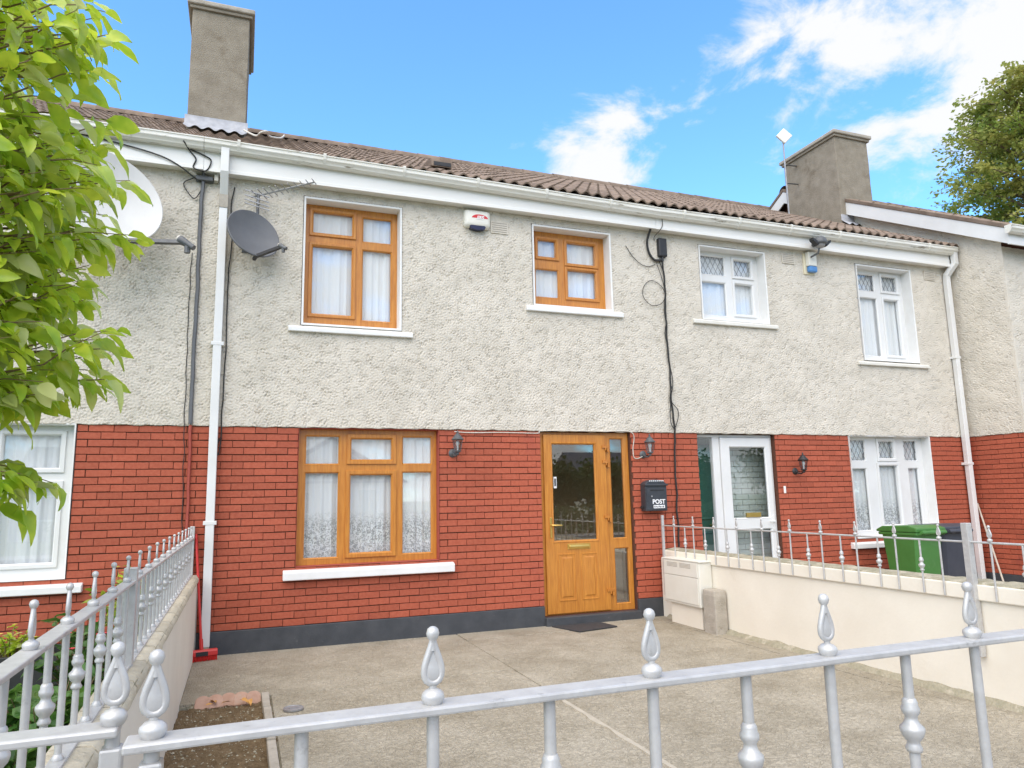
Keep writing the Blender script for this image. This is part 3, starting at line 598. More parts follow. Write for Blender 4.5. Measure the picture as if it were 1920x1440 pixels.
# porch: glazed storm door, side light, green inner door and pale inner brick wall
y = .08
d = MB().holes(5.74, 7.025, .1, 2.318, [(5.775, .16, 6.03, 2.28), (6.14, .13, 6.985, 2.28)], y, y+.07).build('door_frame', 'white_pvc', HR, bevel=.004)
MB().box(5.772, 6.033, y+.026, y+.032, .157, 2.283).build('pane', 'glass', d)
dr = MB().holes(6.145, 6.98, .12, 2.275, [(6.285, 1.165, 6.905, 2.155), (6.30, .25, 6.92, 1.03)], y-.025, y+.03).build('porch_door', 'white_pvc', HR, bevel=.004, label='white glazed porch door with brass letter plate')
for a, c, b_, e in ((6.285, 1.165, 6.905, 2.155), (6.30, .25, 6.92, 1.03)):
    MB().ring(a, c, b_, e, [(0, y-.027), (.014, y-.012), (.014, y), (-.004, y), (-.004, y-.027)]).build('glazing_bead', 'white_pvc', dr, smooth=30)
    MB().box(a-.003, b_+.003, y-.003, y+.003, c-.003, e+.003).build('pane', 'glass', dr)
lb = MB(); lb.box(6.50, 6.74, y-.034, y-.0045, 1.185, 1.245); lb.build('letter_plate', 'brass', dr, bevel=.004)
hd = MB(); hd.box(6.935, 6.96, y-.036, y-.024, 1.0, 1.2); hd.tube([(6.947, y-.036, 1.12), (6.947, y-.07, 1.12), (6.85, y-.075, 1.12)], .009, 8); hd.build('door_handle', 'white_pvc', dr, smooth=40)
pw = MB(); r = 0
for r in range(30):
    for k in range(-1, 9):
        x0 = 6.06+k*.225+(r % 2)*.1125; a, b_ = max(6.05, x0), min(7.6, x0+.217)
        if b_-a > .03: pw.box(a, b_, .42, .45, .1+r*.078, .1+r*.078+.071)
pw.build('porch_brick_wall', 'porch_brick', HR)
MB().box(5.4, 7.7, .445, .48, 0, 2.5).build('porch_back', 'cement', HR); MB().box(5.36, 5.4, .265, .48, 0, 2.5).build('porch_side', 'white_paint', HR); MB().box(5.36, 7.7, .265, .48, .03, .08).build('porch_floor', 'paving', HR)
gd = MB(); gd.box(5.42, 6.33, .36, .41, .08, 2.2); 
for a, c, b_, e in ((5.5, .25, 5.86, 1.0), (5.5, 1.15, 5.86, 2.1), (5.94, .25, 6.26, 1.0), (5.94, 1.15, 6.26, 2.1)): gd.ring(a, c, b_, e, [(0, .355), (.02, .34), (.04, .355)])
gd.build('inner_door', 'porch_green', HR, bevel=.004)
MB().tube([(6.12, .36, 1.08), (6.12, .30, 1.08), (6.22, .30, 1.08)], .012, 8).build('inner_door_handle', 'brass', HR)
fascia(HR, 5.168, 10.72, -.15, 5.10, 5.40); gutter(HR, 5.222, 10.80, -.152)
roof(HR, PX1, 10.87, -.2, 5.425, 4.2)
MB().box(7.115, 7.15, -.012, .0, 1.50, 1.60).build('bell_push', 'number_plate', HR, bevel=.003)

# ---- left-hand house
HL = thing('terraced_house', 'terraced house at the left edge with white window behind the leafy tree', 'house', (-3.3, 0, 0), 'terraced houses')
LX0 = -6.2; up = [(-3.0, 3.49, -2.5, 5.0)]; lo = [(-3.15, .825, -1.565, ZB+.1)]
wl = MB().holes(LX0, PX0, 0, ZT+.12, [(-3.15, .825, -1.565, ZB), (-4.0, 3.49, -2.75, 5.0)], .012, .26).build('wall', 'mortar', HL)
roughcast('roughcast_render', HL, -2.73, PX0, ZB, ZT, [], 0); roughcast('roughcast_render', HL, LX0, -2.73, ZB, ZT, [(-4.015, 3.475, -2.735, 5.015)], 0, coarse=3)
bricks(wl, LX0, PX0-.003, lo, 0)
MB().box(LX0, PX0-.12, -.022, .02, -.02, .225).build('plinth', 'plinth', HL, bevel=.006)
shell(HL, LX0, PX0, 0, 8.3, ZT)
window(HL, 'white ground floor window with net curtain at the left edge', -3.14, -1.585, .84, 2.318, .12,
       [(-2.20, 1.90, -1.72, 2.22, .05, 0), (-2.20, .98, -1.72, 1.72, .05, 0), (-3.05, .92, -2.32, 1.75, 0, 0), (-3.05, 1.86, -2.32, 2.25, 0, 0)], 'white_pvc', sill=(-3.3, -1.415, .695, .775, .07), seed=31, face=.010, rev=.014, cur_amp=.012)
window(HL, None, -3.985, -2.765, 3.505, 4.985, .14, [(-3.9, 4.6, -3.42, 4.9, .045, 0), (-3.9, 3.6, -3.42, 4.48, .045, 0), (-3.3, 3.6, -2.86, 4.9, 0, 0)], 'white_pvc', sill=(-4.1, -2.64, 3.40, 3.46, .06), seed=37, face=-.006)
fascia(HL, LX0, PX0-.003, -.15, 5.115, 5.44); gutter(HL, LX0, PX0-.004, -.152)
roof(HL, LX0, PX0, -.2, 5.425, 4.2, only=lambda x, y: x > -3.6)

# ---- forward-stepped house on the far right
FX, FY = 10.87, -.90
HF = thing('terraced_house', 'house stepped forward at the right edge with white bargeboard and roughcast side wall', 'house', (13.7, -.9, 0), 'terraced houses')
wl = MB(); wl.box(FX+.012, 16.6, FY+.012, FY+.26, 0, 5.35); wl.box(FX+.012, FX+.25, FY+.26, 7.4, 0, 5.35)
# gable head under the verge
gz = lambda yy: 5.46+(yy+1.12)*.551
wl.prism([(FY+.03, 5.35), (FY+.03, gz(FY)-.14), (3.5, gz(3.5)-.14), (7.4, 5.35)], 0, FX+.012, FX+.25); wl = wl.build('wall', 'mortar', HF)
roughcast('roughcast_render', HF, FY-.012, .0, ZB, 5.29, [], FX, axis='y'); roughcast('gable_render', HF, FY-.012, 2.2, 4.70, 5.29, [], FX+.01, axis='y', shear=.551)
roughcast('front_render', HF, FX-.012, 11.5, ZB, 5.2, [], FY); roughcast('front_render', HF, 11.5, 16.6, ZB, 5.2, [], FY, coarse=3)
MB().box(FX-.017, FX+.03, FY-.017, FY+.03, ZB-.004, 5.2).build('corner_bead', 'render', HF, bevel=.004); bricks(wl, FY+.003, -.003, [], FX, axis='y'); bricks(wl, FX+.004, 16.6, [], FY, limit=60)
MB().box(FX-.022, FX+.02, FY-.02, -.023, -.02, .225).build('plinth', 'plinth', HF, bevel=.006)
window(HF, None, 12.2, 13.3, 3.5, 4.98, FY-.03, [(12.3, 3.6, 12.7, 4.9, 0, 0), (12.8, 3.6, 13.2, 4.9, 0, 0)], 'white_pvc', sill=None, reveal=None, seed=41, cur=None)
PITCH_OLD = PITCH; PITCH = .551
rf = roof(HF, FX-.16, 16.7, -1.12, 5.43, 3.42, only=lambda x, y: x < 14.0)
PITCH = PITCH_OLD
bb = MB(); bz = lambda yy: 5.43+(yy+1.12)*.551
bb.prism([(-1.14, bz(-1.14)-.27), (-1.14, bz(-1.14)-.03), (3.42, bz(3.42)-.03), (7.9, bz(-1.06)-.03), (7.9, bz(-1.06)-.27), (3.42, bz(3.42)-.28)], 0, FX-.175, FX-.15); bb.build('bargeboard', 'white_pvc', HF)
vg = MB(); vg.prism([(-1.17, bz(-1.17)-.028), (-1.17, bz(-1.17)+.045), (3.42, bz(3.42)+.045), (3.42, bz(3.42)-.028)], 0, FX-.19, FX-.10); vg.prism([(3.425, bz(3.42)-.028), (3.425, bz(3.42)+.045), (7.9, bz(-1.06)+.045), (7.9, bz(-1.06)-.028)], 0, FX-.19, FX-.10); vg.build('verge_capping', 'tile', HF, bevel=.01)
MB().prism([(-1.1, bz(-1.1)-.262), (-1.1, bz(-1.1)-.25), (3.4, bz(3.4)-.25), (3.4, bz(3.4)-.262)], 0, FX-.15, FX+.0).build('verge_soffit', 'old_white', HF)
MB().box(FX-.19, 16.7, -1.16, -1.135, 5.14, 5.42).build('fascia', 'white_pvc', HF); gutter(HF, FX-.26, 16.7, -1.162, lambda x: 5.41)
chimney(HF, 10.57, 11.40, 1.80, 3.2, 6.2, 8.40)

# downpipes
def downpipe(house, name, pts, r, mat='white_pvc', clips=()):
    p = MB().tube(pts, r, square=True).build(name, mat, house, bevel=.006)
    for x, yy, z in clips: MB().box(x-r-.022, x+r+.022, yy-r-.004, 0, z-.02, z+.02).build('pipe_clip', mat, p, bevel=.004)
    return p
dp_ = downpipe(H, 'downpipe', [(-.305, -.205, 5.42), (-.305, -.205, 5.10), (-.305, -.075, 4.86), (-.303, -.075, 2.5), (-.292, -.075, .10)], .042, clips=[(-.298, -.075, 1.32), (-.303, -.075, 3.2)])
MB().box(-.352, -.258, -.125, -.025, 4.72, 4.90).build('pipe_socket', 'cement', dp_, bevel=.004)
MB().box(-.33, -.255, -.115, -.035, -.02, .11).build('pipe_gully', 'mossy', dp_)
downpipe(HR, 'downpipe', [(10.76, -.205, 5.42), (10.76, -.205, 5.14), (10.70, -.085, 4.97), (10.70, -.075, 4.90), (10.70, -.075, .0)], .040, clips=[(10.70, -.075, 3.6), (10.70, -.075, 1.9)])
# airbricks
for x, z, hh in ((2.94, 4.90, HR), (7.51, 4.955, HR), (10.38, 4.955, HR)):
    v = MB(); v.box(x-.115, x+.115, -.030, .0, z-.075, z+.075)
    o = v.build('air_vent', 'render', H if x < 5 else HR)
    for k in range(5): MB().box(x-.10, x+.10, -.034, -.0295, z-.058+k*.028, z-.048+k*.028).build('vent_slot', 'cement', o)

# ------------------------------------------------------------------ boundary walls
WLft = thing('boundary_wall', 'low cream wall with rough stone coping below the left railing', 'wall', (-.51, -3.6, 0), 'boundary walls')
MB().box(-.515, -.39, -7.05, -.025, -.1, .745).build('wall_body', 'cream_wall', WLft, bevel=.006)
yy = -7.05
while yy < -.1:
    l = random.uniform(.34, .52); e = min(yy+l, -.03); b = MB(); rings = []
    for k in range(5):
        v = yy+.008+(e-yy-.016)*k/4; a = [(-.525, .745), (-.377+.006*wob(v, 1, 0, 6), .745), (-.374+.008*wob(v, 2, 0, 9), .775+.006*wob(v, 3, 0, 9)), (-.395, .800+.008*wob(v, 4, 0, 8)), (-.45, .806+.008*wob(v, 5, 0, 8)), (-.51, .800+.008*wob(v, 6, 0, 8)), (-.525, .78)]
        rings.append([(p, v, w) for p, w in a])
    b.loft(rings); b.build('coping_stone', 'coping_stone', WLft, smooth=50); yy = e
MB().box(-.52, -.385, -7.04, -.03, .735, .79).build('coping_mortar', 'mossy', WLft)
MB().box(-.44, -.385, -.024, .0, .0, .80).build('wall_end_board', 'old_white', WLft)
WRt = thing('boundary_wall', 'low cream rendered wall with raised band under the right railing', 'wall', (5.18, -3.6, 0), 'boundary walls')
MB().box(5.06, 5.30, -7.05, -.025, -.1, .71).build('wall_body', 'cream_wall', WRt, bevel=.005)
MB().box(5.035, 5.31, -7.05, -.10, .71, .822).build('coping_band', 'cream_wall', WRt, bevel=.008)
rings = []
for k in range(240):
    v = -7.04+k*.0288; n = lambda s: wob(v, s, 0, 7)+.6*wob(v, s, 4, 19)
    rings.append([(5.30+.01*n(1), v, .815), (5.045+.012*abs(n(2)), v, .815), (5.055+.012*n(3), v, .832+.010*n(4)), (5.17, v, .845+.014*n(5)), (5.29+.008*n(6), v, .835+.012*n(7))])
MB().loft(rings).build('rough_mortar_top', 'mossy', WRt, smooth=60)

# ------------------------------------------------------------------ railings
def finial_mesh():
    b = MB()
    b.lathe([(.0, -.001), (.013, -.001), (.0165, .004), (.0185, .010), (.0175, .0155), (.012, .0205), (.006, .023), (.006, .027)], seg=14)
    pts = []
    for k in range(24):
        t = k/24*2*PI; h = .5-.5*math.cos(t); w = math.sin(t)*(1-h)**.95*1.28
        pts.append((w*.0165, 0, .0305+h*.066))
    b.tube(pts, .0056, 8, loop=True)
    b.lathe([(.0008, .028), (.011, .032), (.0172, .042), (.0148, .054), (.0095, .068), (.0040, .090)], seg=16, sy=.31)
    b.lathe([(.0062, .080), (.0058, .088), (.0056, .0955), (.0085, .0985), (.0108, .1055), (.0088, .1125), (.0045, .1158), (.0005, .1168)], seg=12)
    return b.mesh('finial', 50)
def collar_mesh():
    prof = [(.0100, -.052), (.0145, -.050), (.0165, -.044), (.0125, -.036), (.0120, -.031), (.0195, -.022), (.0235, -.010), (.0230, -.004), (.0150, .004), (.0118, .012), (.0120, .017), (.0170, .024), (.0178, .032), (.0145, .038), (.0150, .044), (.0120, .050), (.0100, .052)]
    return MB().lathe(prof, seg=14).mesh('collar', 50)
FIN = finial_mesh(); COLR = collar_mesh(); BARS = {}
def bar_mesh(l, r=.0102):
    k = (round(l, 3), r)
    if k not in BARS: BARS[k] = MB().lathe([(r, 0), (r, l)], seg=10).mesh('bar', 50)
    return BARS[k]
def railing(label, start, direction, length, ztop, zbot, fins, bars, group, rail=(.052, .013), foot=None, base_rail=True, posts=(), collar_z=.55, rr=.0102, over=0, round_rail=False, bsc=1.0):
    """direction 'x' or 'y'; fins / bars: distances along the rail of the finial bars and the collared bars"""
    sx, sy = start; t = thing('railing', label, 'railing', (sx, sy, zbot), group)
    P = (lambda d: (sx+d, sy)) if direction == 'x' else (lambda d: (sx, sy+d)); rz = 0 if direction == 'x' else PI/2
    w, h = rail; b = MB()
    if round_rail: b.tube([(*P(-over), ztop-h/2), (*P(length), ztop-h/2)], h/2, 10); b.build('top_rail', 'silver', t, smooth=50)
    else:
        n = 24; rg = []
        for i in range(n+1):
            d = -over+(length+over)*i/n; p = P(d); q = .0012*wob(d, 3, sx, 5)
            rg.append([(p[0]+(0 if direction == 'x' else a), p[1]+(a if direction == 'x' else 0), z+q) for a, z in ((-w/2, ztop-h), (w/2, ztop-h), (w/2, ztop), (-w/2, ztop))])
        b.loft(rg); b.build('top_rail', 'silver', t, bevel=.0035)
    if base_rail:
        p, q = P(0), P(length); b = MB()
        if direction == 'x': b.box(p[0], q[0], sy-.02, sy+.02, zbot, zbot+.012)
        else: b.box(sx-.022, sx+.022, p[1], q[1], zbot, zbot+.012)
        b.build('bottom_rail', 'silver', t, bevel=.002)
    for d in fins:
        p = P(d); o = obj('finial', FIN, 'silver', t, loc=(p[0], p[1], ztop-.0005), rot=(0, 0, rz+random.uniform(-.06, .06)))
        obj('bar', bar_mesh(ztop-h-zbot+.004, rr), 'silver', t, loc=(p[0], p[1], zbot))
        if foot: obj('bar_foot', foot, 'silver', t, loc=(p[0], p[1], zbot+.012))
    for d in bars:
        p = P(d); o = obj('bar', bar_mesh(ztop-h-zbot+.004, rr), 'silver', t, loc=(p[0], p[1], zbot)); obj('collar', COLR, 'silver', t, loc=(p[0], p[1], zbot+(ztop-zbot)*collar_z))
        if foot: obj('bar_foot', foot, 'silver', t, loc=(p[0], p[1], zbot+.012))
    for d, zt, zl, wd in posts:
        p = P(d); MB().box(p[0]-wd/2, p[0]+wd/2, p[1]-wd/2, p[1]+wd/2, zl, zt).build('post', 'silver', t, bevel=.004)
    return t
FOOT = MB().lathe([(.016, 0), (.017, .004), (.0125, .012), (.0102, .016)], seg=10).mesh('bar_foot', 50)
GR = 'silver painted iron railings'
railing('silver iron railing across the front of the concrete drive', (-.138, -7.03), 'x', 5.15, 1.2, .10, [.035+.3955*k for k in range(13)], [.035+.198+.3955*k for k in range(12)], GR, collar_z=.862, posts=[(.035, 1.17, -.02, .03), (5.1, 1.25, -.02, .05)])
railing('silver iron railing in front of the neighbouring garden under the leafy tree', (-2.6, -6.94), 'x', 2.445, 1.2, .10, [2.436-.395*k for k in range(6)], [2.436-.198-.395*k for k in range(6)], GR, collar_z=.873, posts=[(2.436, 1.17, -.02, .03)])
railing('silver iron railing on the low left wall, running back to the house', (-.46, -6.86), 'y', 6.83, 1.18, .800, [.36+.392*k for k in range(17) if abs(.36+.392*k-2.43) > .05], [.556+.392*k for k in range(16) if abs(.556+.392*k-2.43) > .05], GR, foot=FOOT, posts=[(2.43, 1.235, .79, .055), (6.81, 1.29, .79, .045)], collar_z=.55, rail=(.050, .014), rr=.0098)
railing('thin silver iron railing on the right boundary wall beside the bins', (5.025, -7.0), 'y', 6.86, 1.135, .722, [6.584-.4055*k for k in range(17)], [6.355-.4055*k for k in range(16)], GR, base_rail=False, posts=[(6.84, 1.255, .27, .03), (2.70, 1.264, .32, .052)], collar_z=.52, rail=(.016, .016), rr=.0075, round_rail=True)

# ------------------------------------------------------------------ things on and by the walls
# satellite dishes
def dish(name, label, c, n, dia, mat, armend, wallp, group='satellite dishes', arm_mat='black', lnb=1.0):
    c = Vector(c); n = Vector(n).normalized(); t = thing(name, label, 'satellite dish', (wallp[0], wallp[1], wallp[2]), group)
    rx = Vector((0, 0, 1)).cross(n).normalized(); ry = n.cross(rx)
    b = MB(); rings = []; R_ = dia/2
    for i in range(9):
        q = i/8; rings.append([c+(rx*math.cos(2*PI*k/40)*.95+ry*math.sin(2*PI*k/40))*R_*max(q, .002)+n*(.14*dia*(q*q-1)) for k in range(40)])
    rings.append([c+(rx*math.cos(2*PI*k/40)*.95+ry*math.sin(2*PI*k/40))*(R_+.008)-n*.004 for k in range(40)]); rings.append([c+(rx*math.cos(2*PI*k/40)*.95+ry*math.sin(2*PI*k/40))*(R_+.006)-n*.02 for k in range(40)])
    for i in range(8): q = (7-i)/8; rings.append([c+(rx*math.cos(2*PI*k/40)*.95+ry*math.sin(2*PI*k/40))*R_*max(q, .002)+n*(.14*dia*(q*q-1)-.012) for k in range(40)])
    b.loft(rings, cap=False).build('reflector', mat, t, smooth=40)
    base = c-ry*R_*.97-n*.03; e = Vector(armend)
    a = MB(); a.tube([base-n*.06, base, e], .016*max(1, dia), 6, square=True); a.build('feed_arm', arm_mat, t)
    d = (c-e).normalized(); h = MB(); k = lnb
    h.tube([e+d*.05*k, e+d*.035*k, e-d*.0, e-d*.05*k, e-d*.09*k], [.030*k, .034*k, .030*k, .024*k, .022*k], 12); h.tube([e-d*.03*k, e-d*.03*k-Vector((0, 0, .07*k))], .022*k, 8); h.build('feed_horn', 'lantern_grey', t, smooth=40)
    MB().tube([e+d*.051*k, e+d*.062*k], .027*k, 12).build('horn_cap', 'cable_white', t, smooth=40)
    w = Vector(wallp); m = MB(); bk = c-n*(.14*dia+.02); m.tube([w, Vector((w.x, bk.y+.1*dia, w.z)), bk], .02, 8); m.box(w.x-.07, w.x+.07, -.03, .0, w.z-.1, w.z+.1); m.build('wall_bracket', 'lantern_grey', t)
    return t
dn = (.387, -.846, .351)
dish('satellite_dish', 'large round white satellite dish behind the tree leaves', (-1.36, -.62, 4.53), (.42, -.83, .36), 1.14, 'dish_white', (-.60, -.98, 3.985), (-1.42, -.0, 4.43), arm_mat='lantern_grey', lnb=1.25)
dish('satellite_dish', 'small dark grey satellite dish beside the white drainpipe', (.02, -.30, 4.40), dn, .60, 'dish_grey', (.30, -.62, 4.165), (-.03, -.0, 4.36), lnb=.8)
# television aerial
t = thing('television_aerial', 'thin comb-like television aerial on a short mast below the gutter', 'aerial', (.05, -.02, 4.5))
MB().tube([(.05, -.03, 4.42), (.05, -.10, 4.50), (.05, -.10, 4.93)], .016, 8).build('mast', 'dish_grey', t)
b0, b1 = Vector((-.02, -.06, 4.90)), Vector((.62, -.45, 5.0)); MB().tube([b0, b1], .011, 6).build('boom', 'grey_metal', t)
cr_ = Vector((.5, .87, -.12)).normalized()
for k in range(11):
    p = b0.lerp(b1, .08+.92*k/10); l = .24-.012*k; MB().tube([p-cr_*l*.5+Vector((0, 0, .008)), p+cr_*l*.5+Vector((0, 0, .008))], .0055, 5).build('element', 'grey_metal', t)
for k in range(4):
    z = 4.76+.05*k; MB().tube([(-.09, -.13-.02*abs(k-1.5), z+.03), (.17, -.13-.02*abs(k-1.5), z-.03)], .007, 5).build('reflector_rod', 'grey_metal', t)
MB().tube([(.05, -.10, 4.72), (.05, -.14, 4.80), (.05, -.14, 4.92)], .006, 6).build('reflector_holder', 'grey_metal', t)
# flat diamond aerial by the right chimney
t = thing('panel_aerial', 'white diamond shaped aerial on a mast behind the right chimney', 'aerial', (10.2, 2.72, 7.1))
MB().tube([(10.16, 2.72, 7.0), (10.16, 2.72, 8.62)], .016, 8).build('mast', 'grey_metal', t)
MB().prism([(-.17, 0), (0, -.17), (.17, 0), (0, .17)], 1, -.025, .025).xf(Matrix.Translation((10.16, 2.68, 8.73)) @ Matrix.Rotation(-.35, 4, 'Z')).build('panel', 'alarm_cream', t, bevel=.012)
for z in (7.72, 8.12): MB().tube([(10.16, 2.72, z), (10.60, 2.85, z+.10)], .014, 6).build('mast_bracket', 'lantern_grey', t)
# alarm boxes
t = thing('alarm_box', 'cream alarm box with red oval badge under the eaves', 'alarm box', (2.635, 0, 4.85))
b = MB(); pr = []
for k in range(28):
    a = 2*PI*k/28; e = .28; cx = math.copysign(abs(math.cos(a))**e, math.cos(a)); cz = math.copysign(abs(math.sin(a))**e, math.sin(a)); pr.append((cx, cz))
b.loft([[(2.635+x*.170, .0, 4.965+z*.115) for x, z in pr], [(2.635+x*.172, -.055, 4.965+z*.116) for x, z in pr], [(2.635+x*.155, -.085, 4.965+z*.10) for x, z in pr], [(2.635+x*.12, -.095, 4.965+z*.07) for x, z in pr]]); b.build('cover', 'alarm_cream', t, smooth=50)
b = MB(); pr = [(math.cos(PI*k/20), math.sin(PI*k/20)) for k in range(21)]
b.loft([[(2.66+x*.105, -.094, 4.968+z*.048) for x, z in pr], [(2.66+x*.105, -.0975, 4.968+z*.048) for x, z in pr]]); b.build('badge', 'red_print', t)
o = obj('badge_lettering', text_mesh('IIES', .062, .0012, .25, .002), 'white_print', t, loc=(2.663, -.0985, 4.973), rot=(PI/2, 0, 0))
b = MB(); b.loft([[(2.635+x*.105, yv, 4.868-.028+z*.026) for x, z in ((-1, .9), (-.7, 1.5), (.7, 1.5), (1, .9), (.85, -.4), (0, -.9), (-.85, -.4))] for yv in (-.02, -.088)]); b.build('strobe', 'dark_blue', t, smooth=40)
t = thing('alarm_box', 'narrow pale alarm box with blue lens beside the floodlight', 'alarm box', (7.9, 0, 4.78))
MB().box(7.795, 7.995, -.035, 0, 4.74, 5.07).build('back_plate', 'alarm_yellow', t, bevel=.01); MB().prism([(7.825, -.037), (7.84, -.10), (7.985, -.10), (7.998, -.037)], 2, 4.86, 5.08).build('cover', 'alarm_cream', t, bevel=.01)
MB().prism([(7.83, -.04), (7.845, -.105), (7.985, -.105), (7.998, -.04)], 2, 4.765, 4.858).build('lens', 'blue_plastic', t, bevel=.02)
t = thing('floodlight', 'grey security floodlight with sensor fixed above the blue alarm box', 'lamp', (7.89, -.15, 5.1))
b = MB(); b.lathe([(.01, .16), (.06, .155), (.095, .12), (.105, .07), (.10, .05), (.06, .03), (.01, .025)], (7.885, -.29, 5.08), 16, 1.0); b.build('lamp_head', 'lantern_grey', t, smooth=50)
MB().lathe([(.02, 0), (.05, .008), (.07, .03), (.075, .06)], (7.885, -.29, 5.07), 14).build('lens', 'grey_metal', t, smooth=50)
MB().tube([(7.885, -.15, 5.16), (7.885, -.22, 5.16), (7.885, -.28, 5.14)], .03, 8).build('arm', 'lantern_grey', t)
for s_ in (-1, 1): MB().prism([(7.885+s_*.06, 5.15), (7.885+s_*.17, 5.20), (7.885+s_*.165, 5.165), (7.885+s_*.08, 5.09)], 1, -.34, -.26).build('shade_flap', 'black', t)
MB().tube([(7.87, -.29, 5.08), (7.87, -.25, 5.0), (7.87, -.11, 4.99)], .014, 6).build('sensor_stalk', 'lantern_grey', t)
# wall lanterns
def lantern(x, ztop, label, mat):
    t = thing('wall_lantern', label, 'lantern', (x, 0, ztop-.33), 'wall lanterns'); yc = -.155; z = ztop-.33
    MB().lathe([(.0, 0), (.048, 0), (.05, .006), (.04, .02), (.012, .028)], seg=16).xf(Matrix.Translation((x-.02, 0, z+.075)) @ Matrix.Rotation(PI/2, 4, 'X')).build('wall_plate', mat, t, smooth=40)
    MB().tube([(x-.02, -.02, z+.075), (x-.015, -.06, z+.045), (x-.005, -.11, z+.04), (x, yc, z+.065), (x, yc, z+.085)], .011, 8).build('arm', mat, t, smooth=60)
    MB().lathe([(.0, .045), (.012, .05), (.018, .06), (.014, .072), (.030, .08), (.042, .085), (.042, .095), (.036, .10)], (x, yc, z), 6).build('base', mat, t)
    b = MB()
    for k in range(6):
        a = PI/6+2*PI*k/6; b.tube([(x+.036*math.cos(a), yc+.036*math.sin(a), z+.095), (x+.058*math.cos(a), yc+.058*math.sin(a), z+.222)], .004, 5)
    b.build('cage', mat, t)
    MB().loft([[(x+.034*math.cos(PI/6+2*PI*k/6), yc+.034*math.sin(PI/6+2*PI*k/6), z+.096) for k in range(6)], [(x+.055*math.cos(PI/6+2*PI*k/6), yc+.055*math.sin(PI/6+2*PI*k/6), z+.221) for k in range(6)]], cap=False).build('lantern_glass', 'lamp_glass', t)
    MB().lathe([(.010, .10), (.012, .15), (.020, .165), (.024, .185), (.018, .205), (.003, .212)], (x, yc, z), 10).build('bulb', 'white_print', t, smooth=50)
    MB().lathe([(.058, .22), (.072, .222), (.074, .230), (.060, .245), (.035, .275), (.026, .285), (.026, .292), (.012, .298), (.010, .305), (.014, .312), (.009, .322), (.001, .335)], (x, yc, z), 12).build('cap', mat, t, smooth=40)
lantern(2.33, 2.30, 'grey wall lantern between the oak window and the front door', 'lantern_grey')
lantern(4.90, 2.29, 'grey wall lantern right of the front door above the post box', 'lantern_grey')
lantern(7.36, 2.06, 'black wall lantern between the white porch door and white window', 'black')
# post box
t = thing('post_box', 'dark grey wall post box marked POST beside the front door', 'post box', (4.96, 0, 1.3))
px0, px1 = 4.82, 5.135; b = MB(); arch = [(px0, 1.31), (px1, 1.31), (px1, 1.655)]+[(px0+(px1-px0)*(1-k/10), 1.655+.055*math.sin(PI*k/10)**.6) for k in range(1, 10)]+[(px0, 1.655)]
b.prism(arch, 1, -.125, .0).build('body', 'postbox', t, bevel=.008)
MB().box(px0+.012, px1-.012, -.132, -.1255, 1.325, 1.60).build('door', 'postbox', t, bevel=.004); MB().box(px0-.01, px1+.01, -.15, -.08, 1.628, 1.650).build('flap_hood', 'postbox', t, bevel=.006)
MB().box(px0+.07, px1-.05, -.137, -.1325, 1.565, 1.58).build('slot', 'black', t)
ar = MB()
for k in range(8):
    xx = px0+.06+k*.028; ar.box(xx, xx+.018, -.128, -.1255, 1.685, 1.697)
ar.build('top_lettering', 'white_print', t)
obj('lettering', text_mesh('POST', .078, .001, 0, .0022), 'white_print', t, loc=(px0+.185, -.1335, 1.425), rot=(PI/2, 0, 0))
MB().box(px0+.105, px0+.27, -.1345, -.1325, 1.345, 1.385).build('address_label', 'white_print', t)
b = MB()
for k in range(7): b.box(px0+.115+k*.021, px0+.128+k*.021, -.1358, -.1348, 1.352+.004*(k % 2), 1.376-.004*(k % 3))
b.build('address_print', 'postbox', t)
MB().lathe([(.0, 0), (.011, 0), (.011, .006), (.004, .008)], seg=12).xf(Matrix.Translation((px0+.085, -.132, 1.495)) @ Matrix.Rotation(PI/2, 4, 'X')).build('lock', 'grey_metal', t)
MB().tube([(px0-.012, -.05, 1.36), (px0-.028, -.05, 1.36)], .022, 10).build('side_knob', 'black', t)
# junction boxes and cables
t = thing('junction_box', 'black cable junction box under the eaves between the houses', 'junction box', (5.315, 0, 4.74))
MB().box(5.25, 5.385, -.075, .0, 4.75, 5.02).build('cover', 'black', t, bevel=.02); MB().tube([(5.315, -.04, 4.76), (5.315, -.04, 4.69)], .02, 8).build('gland', 'black', t)
def cable(label, pts, r, mat='cable_black', name='cable', group='cables on the house fronts', n=8, jig=.008, seed=0):
    P = [Vector(p) for p in pts]; out = []
    for i in range(len(P)-1):
        a, b, c, d = P[max(0, i-1)], P[i], P[i+1], P[min(len(P)-1, i+2)]
        for k in range(n):
            u = k/n; q = .5*((2*b)+(c-a)*u+(2*a-5*b+4*c-d)*u*u+(3*b-a-3*c+d)*u**3); q.x += jig*wob(q.z*3, seed, q.x, 1.7); out.append(q)
    out.append(P[-1]); o = MB().tube(out, r, 6).build(name, mat, None, smooth=60); o['label'] = label; o['category'] = 'cable'; o['group'] = group; return o
cable('thick black cable bundle running down the wall from the junction box', [(5.315, -.045, 4.70), (5.33, -.035, 4.32), (5.32, -.035, 3.9), (5.335, -.035, 3.3), (5.345, -.035, 2.7), (5.365, -.035, 2.4), (5.36, -.022, 2.2), (5.345, -.02, 1.3), (5.34, -.02, .84)], .013, seed=1, jig=.02)
cable('thin black cable twisted beside the thick bundle', [(5.27, -.04, 4.70), (5.35, -.045, 4.2), (5.30, -.045, 3.6), (5.365, -.045, 3.0), (5.33, -.045, 2.75), (5.42, -.045, 2.62), (5.40, -.045, 2.45), (5.36, -.042, 2.38), (5.30, -.045, 2.5), (5.315, -.045, 2.75), (5.35, -.045, 2.95)], .006, seed=2, jig=.03)
